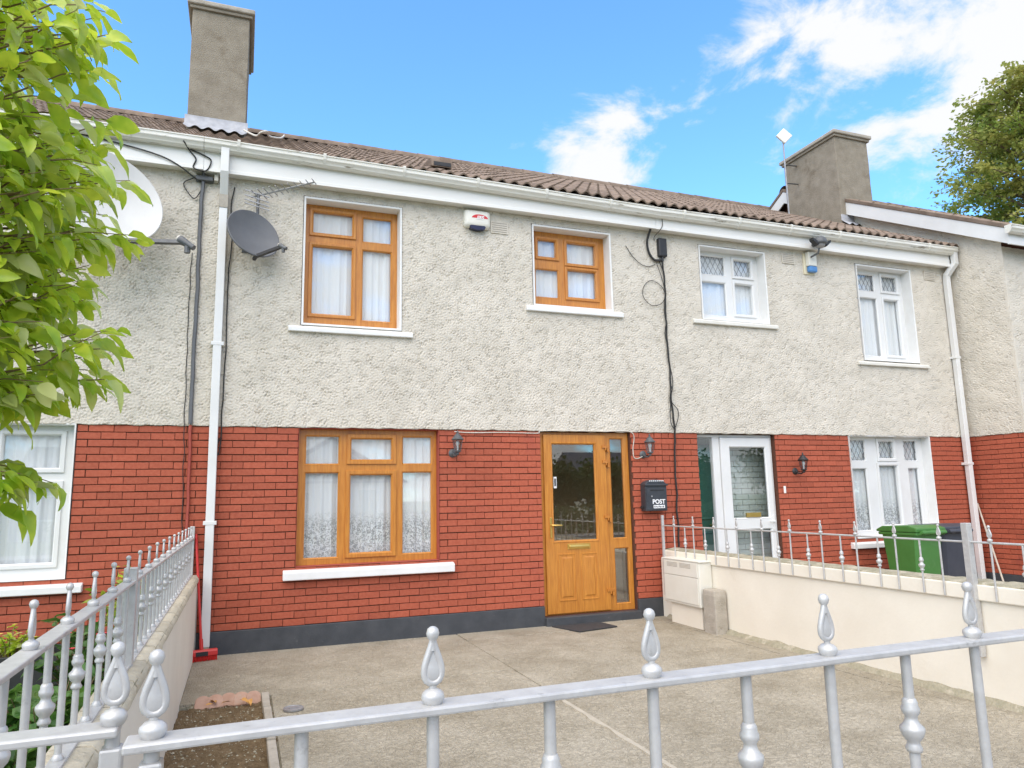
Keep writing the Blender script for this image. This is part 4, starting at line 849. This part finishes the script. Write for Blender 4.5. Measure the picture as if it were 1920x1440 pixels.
cable('black cable dropping in a bend from the soffit to the junction box', [(5.11, -.10, 5.11), (5.08, -.05, 4.95), (5.10, -.045, 4.80), (5.18, -.045, 4.70), (5.27, -.045, 4.70), (5.305, -.045, 4.72)], .017, seed=3)
cable('thin looped cable coiled on the wall left of the bundle', [(5.22, -.04, 4.66), (5.29, -.04, 4.45), (5.33, -.04, 4.25), (5.28, -.04, 4.10), (5.12, -.035, 4.05), (4.99, -.035, 4.16), (5.0, -.035, 4.30), (5.12, -.035, 4.40), (5.27, -.038, 4.34), (5.335, -.045, 4.2)], .0045, seed=4)
cable('thin stray wire sagging on the wall beside the small oak window', [(4.75, -.03, 4.86), (4.85, -.03, 4.72), (4.98, -.03, 4.62), (5.10, -.03, 4.60), (5.20, -.03, 4.64)], .0042, seed=5)
cable('thin black wire looped over the gutter joint', [(5.27, -.28, 5.46), (5.275, -.285, 5.38), (5.24, -.23, 5.34), (5.265, -.162, 5.30), (5.27, -.162, 5.17), (5.23, -.155, 5.09), (5.2, -.05, 5.03), (5.21, -.03, 4.98)], .005, seed=6)
cable('thick dark conduit running down the wall left of the drainpipe', [(-.52, -.06, 5.14), (-.525, -.05, 5.0), (-.535, -.04, 4.5), (-.53, -.04, 3.7), (-.535, -.04, 2.9), (-.53, -.04, 2.34)], .021, mat='dish_grey', seed=7)
cable('red painted conduit on the brick below the dark one', [(-.53, -.03, 2.33), (-.52, -.022, 1.8), (-.51, -.022, .85)], .016, mat='brick_paint', seed=8)
cable('thin wire hanging left of the dark conduit', [(-.60, -.04, 4.2), (-.605, -.03, 3.4), (-.59, -.03, 2.4), (-.57, -.015, 1.9), (-.56, -.015, .9)], .0045, seed=9, jig=.02)
cable('thin black wire hanging between the drainpipe and grey dish', [(-.21, -.05, 5.0), (-.215, -.05, 4.4), (-.22, -.04, 3.4), (-.225, -.03, 2.4), (-.235, -.03, 2.1), (-.25, -.03, 2.02), (-.265, -.03, 2.09), (-.245, -.03, 2.2)], .007, seed=10, jig=.02)
cable('black cable drooping along the fascia above the white dish', [(-1.75, -.165, 5.33), (-1.3, -.17, 5.27), (-.95, -.17, 5.20), (-.75, -.165, 5.11), (-.62, -.10, 5.04), (-.55, -.06, 5.02)], .008, seed=11)
cable('tangled black wires under the gutter by the drainpipe', [(-.72, -.27, 5.36), (-.66, -.17, 5.30), (-.60, -.165, 5.22), (-.62, -.16, 5.12), (-.50, -.16, 5.10), (-.45, -.165, 5.22), (-.52, -.17, 5.27), (-.66, -.17, 5.32)], .008, seed=12)
cable('thin wire triangle hanging below the eaves left of the conduit', [(-.62, -.05, 5.05), (-.72, -.04, 4.98), (-.66, -.04, 4.86), (-.60, -.04, 4.82), (-.54, -.04, 4.93), (-.52, -.05, 5.0)], .006, seed=13)
cable('thin white wire clipped along the brick top to the lanterns', [(2.33, -.03, 2.30), (2.5, -.012, 2.292), (2.9, -.012, 2.298), (3.3, -.012, 2.295), (3.42, -.012, 2.30), (3.5, -.018, 2.328), (4.3, -.018, 2.33), (4.72, -.018, 2.32), (4.73, -.012, 2.1), (4.74, -.012, 2.0), (4.80, -.012, 1.985), (4.88, -.02, 2.02)], .006, mat='cable_white', seed=14, jig=.004)
t = thing('splitter_box', 'small grey cable splitter box under the eaves by the drainpipe', 'junction box', (-.5, 0, 5.04))
MB().box(-.60, -.42, -.09, .0, 5.02, 5.075).build('cover', 'lantern_grey', t, bevel=.01); MB().box(-.41, -.37, -.10, -.03, 5.03, 5.10).build('clip', 'cable_white', t); MB().tube([(-.60, -.06, 5.08), (-.65, -.1, 5.10), (-.63, -.1, 5.14), (-.56, -.1, 5.13)], .02, 8).build('white_loop', 'cable_white', t)
# loose white wires on the roof by the chimney
cable('pale wire loop lying on the roof tiles right of the chimney', [(-.14, .8, 6.13), (.0, .5, 5.93), (.05, .35, 5.90), (.12, .35, 5.93), (.16, .6, 6.0), (.3, 1.0, 6.20), (.36, 1.3, 6.40)], .012, mat='cable_white', seed=15)

# gas meter box and concrete block
t = thing('meter_box', 'cream gas meter box on the right boundary wall', 'meter box', (4.96, -.72, .24))
MB().box(4.88, 5.058, -1.10, -.36, .24, .745).build('case', 'alarm_cream', t, bevel=.012)
MB().box(4.870, 4.8795, -1.075, -.385, .27, .56).build('door', 'alarm_cream', t, bevel=.004); MB().box(4.870, 4.8795, -1.075, -.385, .57, .73).build('upper_panel', 'alarm_cream', t, bevel=.004)
b = MB()
for k in range(4):
    for j in (0, 1): b.box(4.8685, 4.870, -.95+j*.27, -.73+j*.27, .665+k*.014, .671+k*.014)
b.build('louvre', 'cement', t)
MB().box(4.87, 5.06, -1.12, -.34, .741, .757).build('lid', 'alarm_cream', t, bevel=.005); MB().box(4.93, 5.058, -1.05, -.42, -.02, .242).build('support', 'cream_wall', t)
b = MB(); rings = []
for k in range(9):
    z = -.03+.49*k/8; s_ = .0 if k < 8 else .012; rings.append([(x+.008*wob(x, yy, z, 7), yy+.008*wob(yy, x, z, 7), z) for x, yy in ((4.885+s_, -1.36+s_), (5.045, -1.355+s_), (5.055, -1.14), (5.05, -1.125), (4.90, -1.128), (4.882+s_, -1.15))])
b.loft(rings); o = b.build('concrete_block', 'cement', None, bevel=.02); o['label'] = 'weathered upright concrete block in front of the meter box'; o['category'] = 'concrete block'

# broom
t = thing('broom', 'red broom leaning against the brick wall by the drainpipe', 'broom', (-.3, -.2, 0))
bx = Matrix.Translation((-.315, -.235, 0)) @ Matrix.Rotation(.18, 4, 'Z')
MB().prism([(-.035, .045), (.035, .045), (.032, .085), (.015, .105), (-.015, .105), (-.032, .085)], 0, -.145, .145).xf(bx).build('head', 'red_plastic', t, bevel=.006)
MB().box(-.055, .055, -.038, -.0352, .048, .088).xf(bx).build('grip_pad', 'black', t)
b = MB()
for i in range(34):
    for j in range(4):
        x, yv = -.138+i*.00836, -.026+j*.017; b.tube([(x, yv, .047), (x+random.uniform(-.006, .006), yv*1.25-.003, .0)], .003, 4)
b.xf(bx).build('bristles', 'red_plastic', t, kind='stuff')
MB().tube([(-.315, -.235, .09), (-.425, -.035, 1.21)], .0125, 10).build('handle', 'red_plastic', t, smooth=50); MB().tube([(-.315, -.235, .09), (-.326, -.215, .20)], .018, 10).build('socket', 'red_plastic', t, smooth=50)
o = MB().tube([(10.72, -.42, 0), (10.835, -.04, 1.28)], .014, 8).build('stick', 'stick', None, smooth=50); o['label'] = 'pale wooden stick leaning in the corner beside the bins'; o['category'] = 'stick'
# door mat, drain cap
t = thing('door_mat', 'dark rubber mat on the concrete in front of the door', 'mat', (3.78, -.32, 0))
MB().prism([(3.47, -.12), (3.62, -.56), (4.16, -.46), (4.10, -.10)], 2, .0, .014).build('mat', 'rubber', t, bevel=.004)
t = thing('drain_cap', 'small round pale metal drain cap set in the concrete', 'drain cover', (.414, -2.35, 0))
MB().lathe([(.0, 0), (.075, 0), (.075, .012), (.066, .014), (.064, .010), (.0, .010)], (.414, -2.35, 0), 24).build('cap', 'grey_metal', t); MB().box(.38, .45, -2.36, -2.345, .009, .014).build('cap_bar', 'grey_metal', t)

# wheelie bins
def bin_(label, x, yf, mat, back=False, rz=0, tags=(), sc=1.0, w=.24, d=.285):
    t = thing('wheelie_bin', label, 'bin', (x, yf+d, 0), 'wheelie bins'); T = Matrix.Translation((x, yf+d, .0)) @ Matrix.Rotation(rz+(PI if back else 0), 4, 'Z') @ Matrix.Scale(sc, 4)
    wb, db = w-.045, d-.075
    rings = []
    for z, s_ in ((.03, 0), (.06, .03), (.90, 1), (.94, 1.0)):
        a = wb+(w-wb)*s_; c = db+(d-db)*s_; k = .04; rings.append([(px*T.to_scale().x*0+px, py, z) for px, py in ((-a+k, -c), (a-k, -c), (a, -c+k), (a, c-k), (a-k, c), (-a+k, c), (-a, c-k), (-a, -c+k))])
    MB().loft(rings).xf(T).build('body', mat, t, smooth=35)
    MB().prism([(-w-.018, -d-.018), (w+.018, -d-.018), (w+.018, d+.018), (-w-.018, d+.018)], 2, .915, .955).xf(T).build('rim', mat, t, bevel=.012)
    l = MB(); L_ = [[(-w-.025, yy, z) for yy, z in ((-d-.045, .957), (-d-.045, .985), (-d+.05, 1.03), (d-.1, 1.045), (d+.03, 1.01), (d+.03, .957))]]; l.loft([[(p[0]*s_, p[1], p[2]) for p in L_[0]] for s_ in (1, -1)]); l.xf(T).build('lid', mat, t, bevel=.02)
    MB().box(-.14, .14, -d-.075, -d-.04, .962, .98).xf(T).build('lid_handle', mat, t, bevel=.006)
    MB().tube([(-w+.03, d+.01, .93), (-w+.03, d+.07, .96), (w-.03, d+.07, .96), (w-.03, d+.01, .93)], .017, 8).xf(T).build('handle_bar', mat, t, smooth=50)
    for k in (-.14, 0, .14): MB().box(k-.022, k+.022, d+.005, d+.065, .925, .985).xf(T).build('hinge_lug', mat, t, bevel=.006)
    for s_ in (-1, 1): MB().tube([(s_*(w-.045), d-.03, .10), (s_*(w+.012), d-.03, .10)], .10, 20).xf(T).build('wheel', 'black', t, smooth=40)
    yy = (d-.052 if back else -d+.052)
    for kind, a0, z0, ww, hh in tags:
        b = MB()
        if kind == 'label': b.box(a0, a0+ww, -.002, .001, z0, z0+hh)
        else:
            rs = random.Random(int(z0*1000))
            for k in range(int(ww/.022)):
                h_ = hh*rs.uniform(.35, 1); b.box(a0+k*.022, a0+k*.022+rs.uniform(.006, .016), -.002, .001, z0, z0+h_*.3); b.box(a0+k*.022, a0+k*.022+.005, -.0022, .001, z0, z0+h_)
        c = db+(d-db)*(z0+hh/2)/.94; b.xf(Matrix.Translation((x, yf+d-c-.004, 0)) @ Matrix.Rotation(-.09, 4, 'X')).build('label_sticker' if kind == 'label' else 'painted_marks', 'white_print', t)
    return t
bin_('green wheelie bin with a white label standing behind the right railing', 8.50, -1.085, 'bin_green', back=True, tags=[('label', .05, .83, .13, .09)])
bin_('dark blue-grey wheelie bin with white painted marks', 9.08, -1.01, 'bin_grey', back=True, tags=[('label', -.10, .84, .22, .07), ('marks', -.10, .66, .22, .05), ('marks', -.06, .44, .12, .03)])

# bed edging
t = thing('scalloped_edging', 'row of terracotta scalloped edging tiles at the end of the soil bed', 'edging', (-.06, -1.87, 0))
for k in range(5):
    x = -.225+k*.092; b = MB(); pr = [(-.055, -.06), (.055, -.06), (.055, .015)]+[(.055*math.cos(PI*j/10), .015+.045*math.sin(PI*j/10)) for j in range(1, 10)]+[(-.055, .015)]
    b.prism(pr, 1, -.02, .02).xf(Matrix.Translation((x, -1.885-.012*abs(k-2), 0)) @ Matrix.Rotation(random.uniform(-.15, .15), 4, 'Z') @ Matrix.Rotation(-.85, 4, 'X')).build('scallop', 'terracotta', t, bevel=.008)
t = thing('concrete_edging', 'narrow concrete edging strips along the soil bed', 'edging', (.24, -3.2, 0))
yy = -7.1
while yy < -1.9:
    e = min(yy+random.uniform(.7, .95), -1.84); MB().box(.205, .262, yy+.006, e-.006, -.12, .022+random.uniform(-.006, .006)).xf(Matrix.Translation((random.uniform(-.006, .006), 0, 0))).build('edging_strip', 'cement', t, bevel=.008); yy = e
# litter on the soil: crumbs and dead leaves
cr = MB(); rs = random.Random(4)
for k in range(1500):
    x, yv = rs.uniform(-.37, .19), rs.uniform(-5.2, -1.93); s_ = rs.uniform(.002, .012)**1.0*(.5 if k % 4 else 1); z = -.03+.03*wob(x, yv, 0, 3)+.022*wob(x, yv, 1, 11)+.018*wob(x, yv, 5, 28); a = rs.random()*6; n = len(cr.v)
    for q in range(5): cr.v.append((x+s_*math.cos(a+q*1.2566)*rs.uniform(.6, 1.3), yv+s_*math.sin(a+q*1.2566)*rs.uniform(.6, 1.3), z))
    cr.v.append((x, yv, z+s_*.9)); cr.f += [(n+q, n+(q+1) % 5, n+5) for q in range(5)]
o = cr.build('soil_crumbs', 'mossy', None, kind='stuff', label='small pale stones and crumbs scattered on the soil bed'); 

# ------------------------------------------------------------------ leaves
def leaf_mesh(name, l, w, curl, fold, tip=1.0, seg=5, wave=0):
    b = MB()
    for i in range(seg+1):
        t = i/seg; ww = w*(math.sin(PI*min(1, t**.85))**.8)*(1 if t < .5 else tip)*.5 if 0 < t < 1 else .0006
        zc = -curl*l*t*t; yv = l*(t-.12*curl*t*t)
        for s_ in (-1, 0, 1): b.v.append((s_*ww, yv, zc+abs(s_)*fold*ww+wave*.004*math.sin(t*9+s_)))
    for i in range(seg):
        for k in (0, 1): a = i*3+k; b.f.append((a, a+1, a+4, a+3))
    b.tube([(0, -.018, -.001), (0, .0, 0)], .0011, 4)
    return b.mesh(name, 80)
LEAVES = [leaf_mesh('leaf', .108, .050, .45, .5, wave=1), leaf_mesh('leaf', .098, .046, .2, .35), leaf_mesh('leaf', .118, .050, .7, .55, wave=1.5), leaf_mesh('leaf', .085, .043, .1, .6), leaf_mesh('leaf', .105, .055, .35, .2, wave=1.5)]
LV = [(np.array([v.co[:] for v in m.vertices]), [tuple(p.vertices) for p in m.polygons]) for m in LEAVES]
def leaf_frame(d, roll, rs):
    d = Vector(d).normalized(); x = d.cross(Vector((0, 0, 1)))
    if x.length < .05: x = Vector((1, 0, 0))
    x.normalize(); z = x.cross(d).normalized(); M = Matrix((x, d, z)).transposed().to_4x4()
    return M @ Matrix.Rotation(roll, 4, 'Y')
def add_leaf(mb, k, M, s):
    A = np.array(M)[:3]; P = (LV[k][0]*s) @ A[:, :3].T+A[:, 3]; i = len(mb.v); mb.v += [tuple(p) for p in P]; mb.f += [tuple(i+j for j in f) for f in LV[k][1]]

# broad-leaved tree in the left garden
t = thing('leafy_tree', 'bright green broad-leaved tree overhanging the left railing', 'tree', (-1.55, -5.25, 0)); rs = random.Random(21)
br = MB(); br.tube([(-1.55, -5.25, -.1), (-1.53, -5.26, .7), (-1.5, -5.3, 1.3), (-1.45, -5.33, 2.0), (-1.4, -5.35, 2.8), (-1.35, -5.38, 3.6)], [.075, .06, .055, .045, .032, .018], 10); br.build('trunk', 'bark', t, smooth=60)
crown = [((-.97, -5.42, 3.05), (.56, .48, .50), 175), ((-.88, -5.38, 2.55), (.50, .46, .40), 160), ((-.93, -5.33, 2.10), (.52, .42, .30), 125), ((-.82, -5.30, 1.60), (.22, .20, .11), 24), ((-1.9, -5.3, 2.7), (.75, .7, .9), 75), ((-1.4, -5.2, 3.6), (.7, .7, .4), 50)]
twigs = MB(); leaves = []
for c, r, n in crown:
    for k in range(n):
        u = Vector((rs.gauss(0, 1), rs.gauss(0, 1), rs.gauss(0, 1))).normalized()*rs.uniform(.45, 1.0)**.6
        e = Vector((c[0]+u.x*r[0], c[1]+u.y*r[1], c[2]+u.z*r[2])); root = Vector((-1.45, -5.33, max(1.5, e.z-rs.uniform(.2, .5))))
        m = e.lerp(root, .24)+Vector((rs.uniform(-.07, .07), rs.uniform(-.07, .07), rs.uniform(-.02, .10))); m2 = e.lerp(root, .58)+Vector((rs.uniform(-.08, .08), rs.uniform(-.08, .08), rs.uniform(-.05, .14)))
        if k % 6 == 0: twigs.tube([root, m2, m, e], [.011, .007, .004, .0018], 5)
        else: twigs.tube([m2.lerp(m, .7), m.lerp(e, .1), m.lerp(e, .5)+Vector((0, 0, .012)), e], [.0035, .003, .0022, .0014], 5)
        axis = (e-m).normalized(); nl = rs.randint(6, 9)
        for j in range(nl):
            f = (j+.6)/nl; p = m.lerp(e, f); a = j*2.4+rs.random()*.6; side = axis.cross(Vector((0, 0, 1))).normalized(); up_ = side.cross(axis)
            d = (side*math.cos(a)+up_*math.sin(a)*.7)*(1.0-.45*f)+axis*(.35+.75*f)+Vector((0, 0, -.42-rs.random()*.4)); d.normalize()
            leaves.append((p+d*.016*1.0, d, rs.gauss(0, .6), rs.uniform(.62, 1.16), rs.randrange(5)))
twigs.build('branches', 'twig', t, smooth=60)
def vis(l):
    d = l[0]-CAM; z = d.dot(ax_f); x, yv = d.dot(ax_r)/z, d.dot(ax_u)/z; return (0 if (x > -.735 and abs(yv) < .56) else 10)+z
leaves.sort(key=vis); rest = MB()
for i, (p, d, ro, s_, k) in enumerate(leaves):
    M = Matrix.Translation(p) @ leaf_frame(d, ro, rs)
    if i < 300:
        o = obj('leaf', LEAVES[k], 'leaf', t); put(o, t); o.matrix_basis = M @ Matrix.Scale(s_, 4)
    else: add_leaf(rest, k, M, s_)
rest.build('further_leaves', 'leaf', t, smooth=80, kind='stuff')

# far tree behind the right-hand roof
t = thing('garden_tree', 'tall loose green tree rising behind the right-hand roof', 'tree', (26.0, 7.5, -.14)); rs = random.Random(5)
MB().tube([(26.0, 7.5, -.2), (26.0, 7.5, 5), (25.95, 7.5, 10), (25.9, 7.5, 15), (25.85, 7.5, 15.3)], [.4, .34, .24, .12, .03], 10).build('trunk', 'bark', t, smooth=60)
lim = MB(); fo = MB()
for k in range(120):
    z = 4.5+10.8*(k/120)**.85; a = k*2.4+rs.random()*.5; ln = (4.6*(1-(z-4.5)/13.6)**.62+.25)*rs.uniform(.72, 1.12); b0 = Vector((25.95, 7.5, z)); e = b0+Vector((math.cos(a)*ln, math.sin(a)*ln, ln*.18+rs.uniform(-.3, .5))); m = b0.lerp(e, .5)+Vector((0, 0, .25))
    lim.tube([b0, m, e], [.07, .04, .012], 5)
    for j in range(15):
        f = rs.uniform(.32, 1.05); p = b0.lerp(m, f*2) if f < .5 else m.lerp(e, f*2-1); p = p+Vector((rs.gauss(0, .26), rs.gauss(0, .26), rs.gauss(-.05, .22)))
        dr_ = Vector((math.cos(a)+rs.gauss(0, .6), math.sin(a)+rs.gauss(0, .6), rs.gauss(.1, .5))).normalized()
        lim.tube([p-dr_*.3, p+dr_*.25], [.012, .004], 4, cap=False)
        for q in range(32):
            c = p+dr_*rs.uniform(-.3, .42)+Vector((rs.gauss(0, .10), rs.gauss(0, .10), rs.gauss(0, .09))); d = (dr_+Vector((rs.gauss(0, .6), rs.gauss(0, .6), rs.gauss(-.1, .5)))).normalized(); s_ = d.cross(Vector((rs.gauss(0, 1), rs.gauss(0, 1), 1))).normalized()
            l = rs.uniform(.10, .20); w = l*.30; fo.quad(c, c+d*l*.5+s_*w, c+d*l, c+d*l*.5-s_*w)
lim.build('limbs', 'bark', t); fo.build('crown', 'leaf_far', t, kind='stuff')

# ------------------------------------------------------------------ plants in the left garden
def shrub(name, label, base, rad, hgt, nst, lsc, mat, seed, cat='plant', flowers=None, broad=True):
    t = thing(name, label, cat, base); rs = random.Random(seed); st_ = MB(); lf = MB(); fl_ = MB(); B = Vector(base); n = 0
    for k in range(nst):
        a = rs.random()*6.28; rr_ = rad*rs.random()**.5; e = B+Vector((math.cos(a)*rr_, math.sin(a)*rr_, hgt*rs.uniform(.55, 1.0))); m = B.lerp(e, .5)+Vector((0, 0, hgt*.12)); st_.tube([B+Vector((math.cos(a)*rr_*.25, math.sin(a)*rr_*.25, -.03)), m, e], [.006, .004, .002], 5)
        for j in range(9):
            f = rs.uniform(.3, 1.02); p = (B.lerp(m, f*2) if f < .5 else m.lerp(e, 2*f-1)); an = rs.random()*6.28; d = Vector((math.cos(an), math.sin(an), rs.uniform(-.1, .9))).normalized(); M = Matrix.Translation(p) @ leaf_frame(d, rs.gauss(0, .5), rs); kk = rs.randrange(5); s_ = lsc*rs.uniform(.7, 1.2)
            if n < 120: o = obj('leaf', LEAVES_D[kk] if mat == 'leaf_dark' else LEAVES[kk], mat, t); put(o, t); o.matrix_basis = M @ Matrix.Scale(s_, 4); n += 1
            else: add_leaf(lf, kk, M, s_)
        if flowers and rs.random() < .35:
            for q in range(6):
                an = q*1.047; d = Vector((math.cos(an), math.sin(an), .5)); M = Matrix.Translation(e+Vector((0, 0, .01))) @ leaf_frame(d, 0, rs); add_leaf(fl_, 3, M, .32)
    st_.build('stems', 'twig', t); 
    if lf.v: lf.build('further_leaves', mat, t, kind='stuff')
    if fl_.v: fl_.build('flowers', flowers, t, kind='stuff')
LEAVES_D = []
for m in LEAVES:
    c = m.copy(); c.materials.clear(); c.materials.append(MATS['leaf_dark']); LEAVES_D.append(c)
shrub('garden_plant', 'dark green leafy plant behind the near end of the left railing', (-.98, -4.6, 0), .32, .62, 46, 1.25, 'leaf_dark', 1)
shrub('garden_plant', 'dense dark green plant against the left wall in mid garden', (-.92, -3.6, 0), .34, .60, 46, 1.2, 'leaf_dark', 2)
shrub('garden_plant', 'green plant with red flowers behind the left railing', (-.95, -2.4, 0), .33, .82, 42, 1.0, 'leaf_dark', 3, flowers='flower_red')
shrub('garden_plant', 'tall light green plant by the railing post near the house', (-.85, -1.3, 0), .28, 1.0, 40, .9, 'leaf', 4, flowers='flower_yellow')
shrub('garden_plant', 'low leafy plant at the front of the left garden', (-1.0, -5.6, 0), .30, .45, 30, 1.2, 'leaf_dark', 6)
t = thing('planter', 'long black planter trough under the left neighbour window', 'planter', (-1.8, -.5, 0)); MB().holes(-2.7, -1.05, -.72, -.28, [(-2.66, -.68, -1.09, -.32)], 0, .26).xf(Matrix(((1, 0, 0, 0), (0, 0, 1, 0), (0, 1, 0, 0), (0, 0, 0, 1)))).build('trough', 'black', t, bevel=.006); MB().box(-2.67, -1.08, -.69, -.31, .0, .2).build('potting_soil', 'soil', t)
shrub('planter_plant', 'yellow green plant growing in the planter at the left edge', (-1.85, -.5, .18), .22, .28, 26, .7, 'leaf', 8, flowers='flower_yellow')
shrub('planter_plant', 'low green plant with red flowers in the planter', (-1.3, -.5, .18), .2, .24, 24, .7, 'leaf_dark', 9, flowers='flower_red')
gb = MB(); rs = random.Random(9)
for k in range(9000):
    x, yv = rs.uniform(-2.4, -.66), rs.uniform(-6.4, -.9); h_ = rs.uniform(.03, .075); a = rs.random()*6.28; n = len(gb.v); gb.v += [(x, yv, -.022), (x+.004*math.cos(a), yv+.004*math.sin(a), -.022), (x+rs.gauss(0, .018), yv+rs.gauss(0, .018), h_)]; gb.f.append((n, n+1, n+2))
gb.build('grass', 'grass', None, kind='stuff', label='short green grass of the left garden')

# dead leaves on the soil bed
DL = []
for m in LEAVES[:3]:
    c = m.copy(); c.materials.clear(); c.materials.append(MATS['dead_leaf']); DL.append(c)
for k, (x, yv, s_, a) in enumerate(((-.13, -1.97, .85, .4), (-.03, -1.985, .75, 2.2), (.05, -1.96, .7, 4.0), (.10, -2.72, .55, 1.0), (-.2, -2.02, .55, 5.0), (.12, -1.99, .6, 3.1))):
    o = obj('dead_leaf', DL[k % 3], 'dead_leaf', None, loc=(x, yv, -.03+.045), rot=(.25, .2, a)); o.scale = (s_, s_, s_); o['category'] = 'leaf'; o['group'] = 'dead leaves on the soil bed'
    o['label'] = ('curled orange dead leaf under the second scallop', 'orange dead leaf below the middle scallop', 'pale orange dead leaf below the fourth scallop', 'single pinkish dead leaf alone in the middle of the soil bed', 'small dead leaf at the left end of the scalloped edging', 'dead leaf at the right end of the scalloped edging')[k]

# ------------------------------------------------------------------ across the road (seen mirrored in the glass)
def far_house(x, label, gable, yf=-33.0):
    t = thing('house_opposite', label, 'house', (x, yf, -.14), 'houses across the road')
    ops = [(x-3, .8, x-1, 2.1), (x+1.6, 0, x+2.6, 2.1)]
    MB().holes(x-4, x+4, -.14, 2.6, ops, yf-.25, yf).build('wall', 'render', t); MB().box(x-4, x+4, yf-7, yf-.26, -.14, 2.6).build('wall', 'render', t)
    r_ = MB()
    if gable: r_.prism([(x-4.4, 2.5), (x, 5.1), (x+4.4, 2.5)], 1, yf-7.3, yf+.3)
    else: r_.prism([(yf-7.4, 2.5), (yf-3.5, 4.7), (yf+.4, 2.5)], 0, x-4.2, x+4.2)
    r_.build('roof', 'slate', t)
    if gable: MB().prism([(x-3.7, 2.62), (x, 4.8), (x+3.7, 2.62)], 1, yf+.301, yf+.33).build('gable_face', 'render', t)
    for a, c, b_, e in ops[:1]:
        w_ = MB().holes(a, b_, c, e, [(a+.1, c+.1, (a+b_)/2-.05, e-.1), ((a+b_)/2+.05, c+.1, b_-.1, e-.1)], yf-.18, yf-.1).build('window', 'white_pvc', t); MB().box(a+.05, b_-.05, yf-.16, yf-.14, c+.05, e-.05).build('pane', 'dark_blue', w_)
    MB().box(x+1.6, x+2.6, yf-.15, yf-.1, 0, 2.1).build('door', 'porch_green', t)
far_house(4.6, 'gabled bungalow across the road, mirrored in the ground floor oak window', True)
far_house(-6.5, 'bungalow across the road with roof parallel to the street', False)
far_house(26, 'bungalow across the road mirrored in the porch glass', False, -36)
def blob_tree(x, yv, h, r, seed, label):
    t = thing('street_tree', label, 'tree', (x, yv, -.1), 'trees across the road'); rs = random.Random(seed)
    MB().tube([(x, yv, -.15), (x, yv, h*.45), (x+.1, yv, h*.85)], [.2, .15, .04], 8).build('trunk', 'bark', t); f = MB()
    for k in range(150):
        u = Vector((rs.gauss(0, 1), rs.gauss(0, 1), rs.gauss(0, 1))).normalized()*rs.random()**.4; c = Vector((x+u.x*r, yv+u.y*r, h*.64+u.z*h*.36))
        for q in range(24):
            p = c+Vector((rs.gauss(0, .3), rs.gauss(0, .3), rs.gauss(0, .28))); d = Vector((rs.gauss(0, 1), rs.gauss(0, 1), rs.gauss(0, 1))).normalized(); s_ = d.orthogonal().normalized(); l = .26; f.quad(p, p+d*l*.5+s_*.07, p+d*l, p+d*l*.5-s_*.07)
    f.build('crown', 'leaf_far2', t, kind='stuff')
for k, (x, yv, h_, r_, lb_) in enumerate(((13.6, -23, 2.9, 1.5, 'bushy tree across the road mirrored in the front door glass'), (17.6, -25, 3.3, 1.5, 'taller tree across the road mirrored in the door side light'), (22.5, -24, 3.4, 1.6, 'round tree across the road mirrored in the porch side light'),
                                       (30, -26, 5.0, 2.4, 'large tree across the road mirrored in the porch door'), (37, -25, 4.2, 2.2, 'spreading tree across the road mirrored in the right ground floor window'), (-3.5, -23, 3.6, 1.6, 'small tree across the road behind the photographer'))): blob_tree(x, yv, h_, r_, k+1, lb_)
hedge = MB(); rs = random.Random(3)
for k in range(14000):
    p = Vector((rs.uniform(-6, 40), -19.6+rs.gauss(0, .28), rs.uniform(0, 1.05))); d = Vector((rs.gauss(0, 1), rs.gauss(0, 1), rs.gauss(0, 1))).normalized(); s_ = d.orthogonal().normalized(); hedge.quad(p, p+d*.09+s_*.05, p+d*.18, p+d*.09-s_*.05)
o = hedge.build('hedge', 'leaf_far2', None, label='clipped garden hedge along the far pavement across the road', category='hedge')
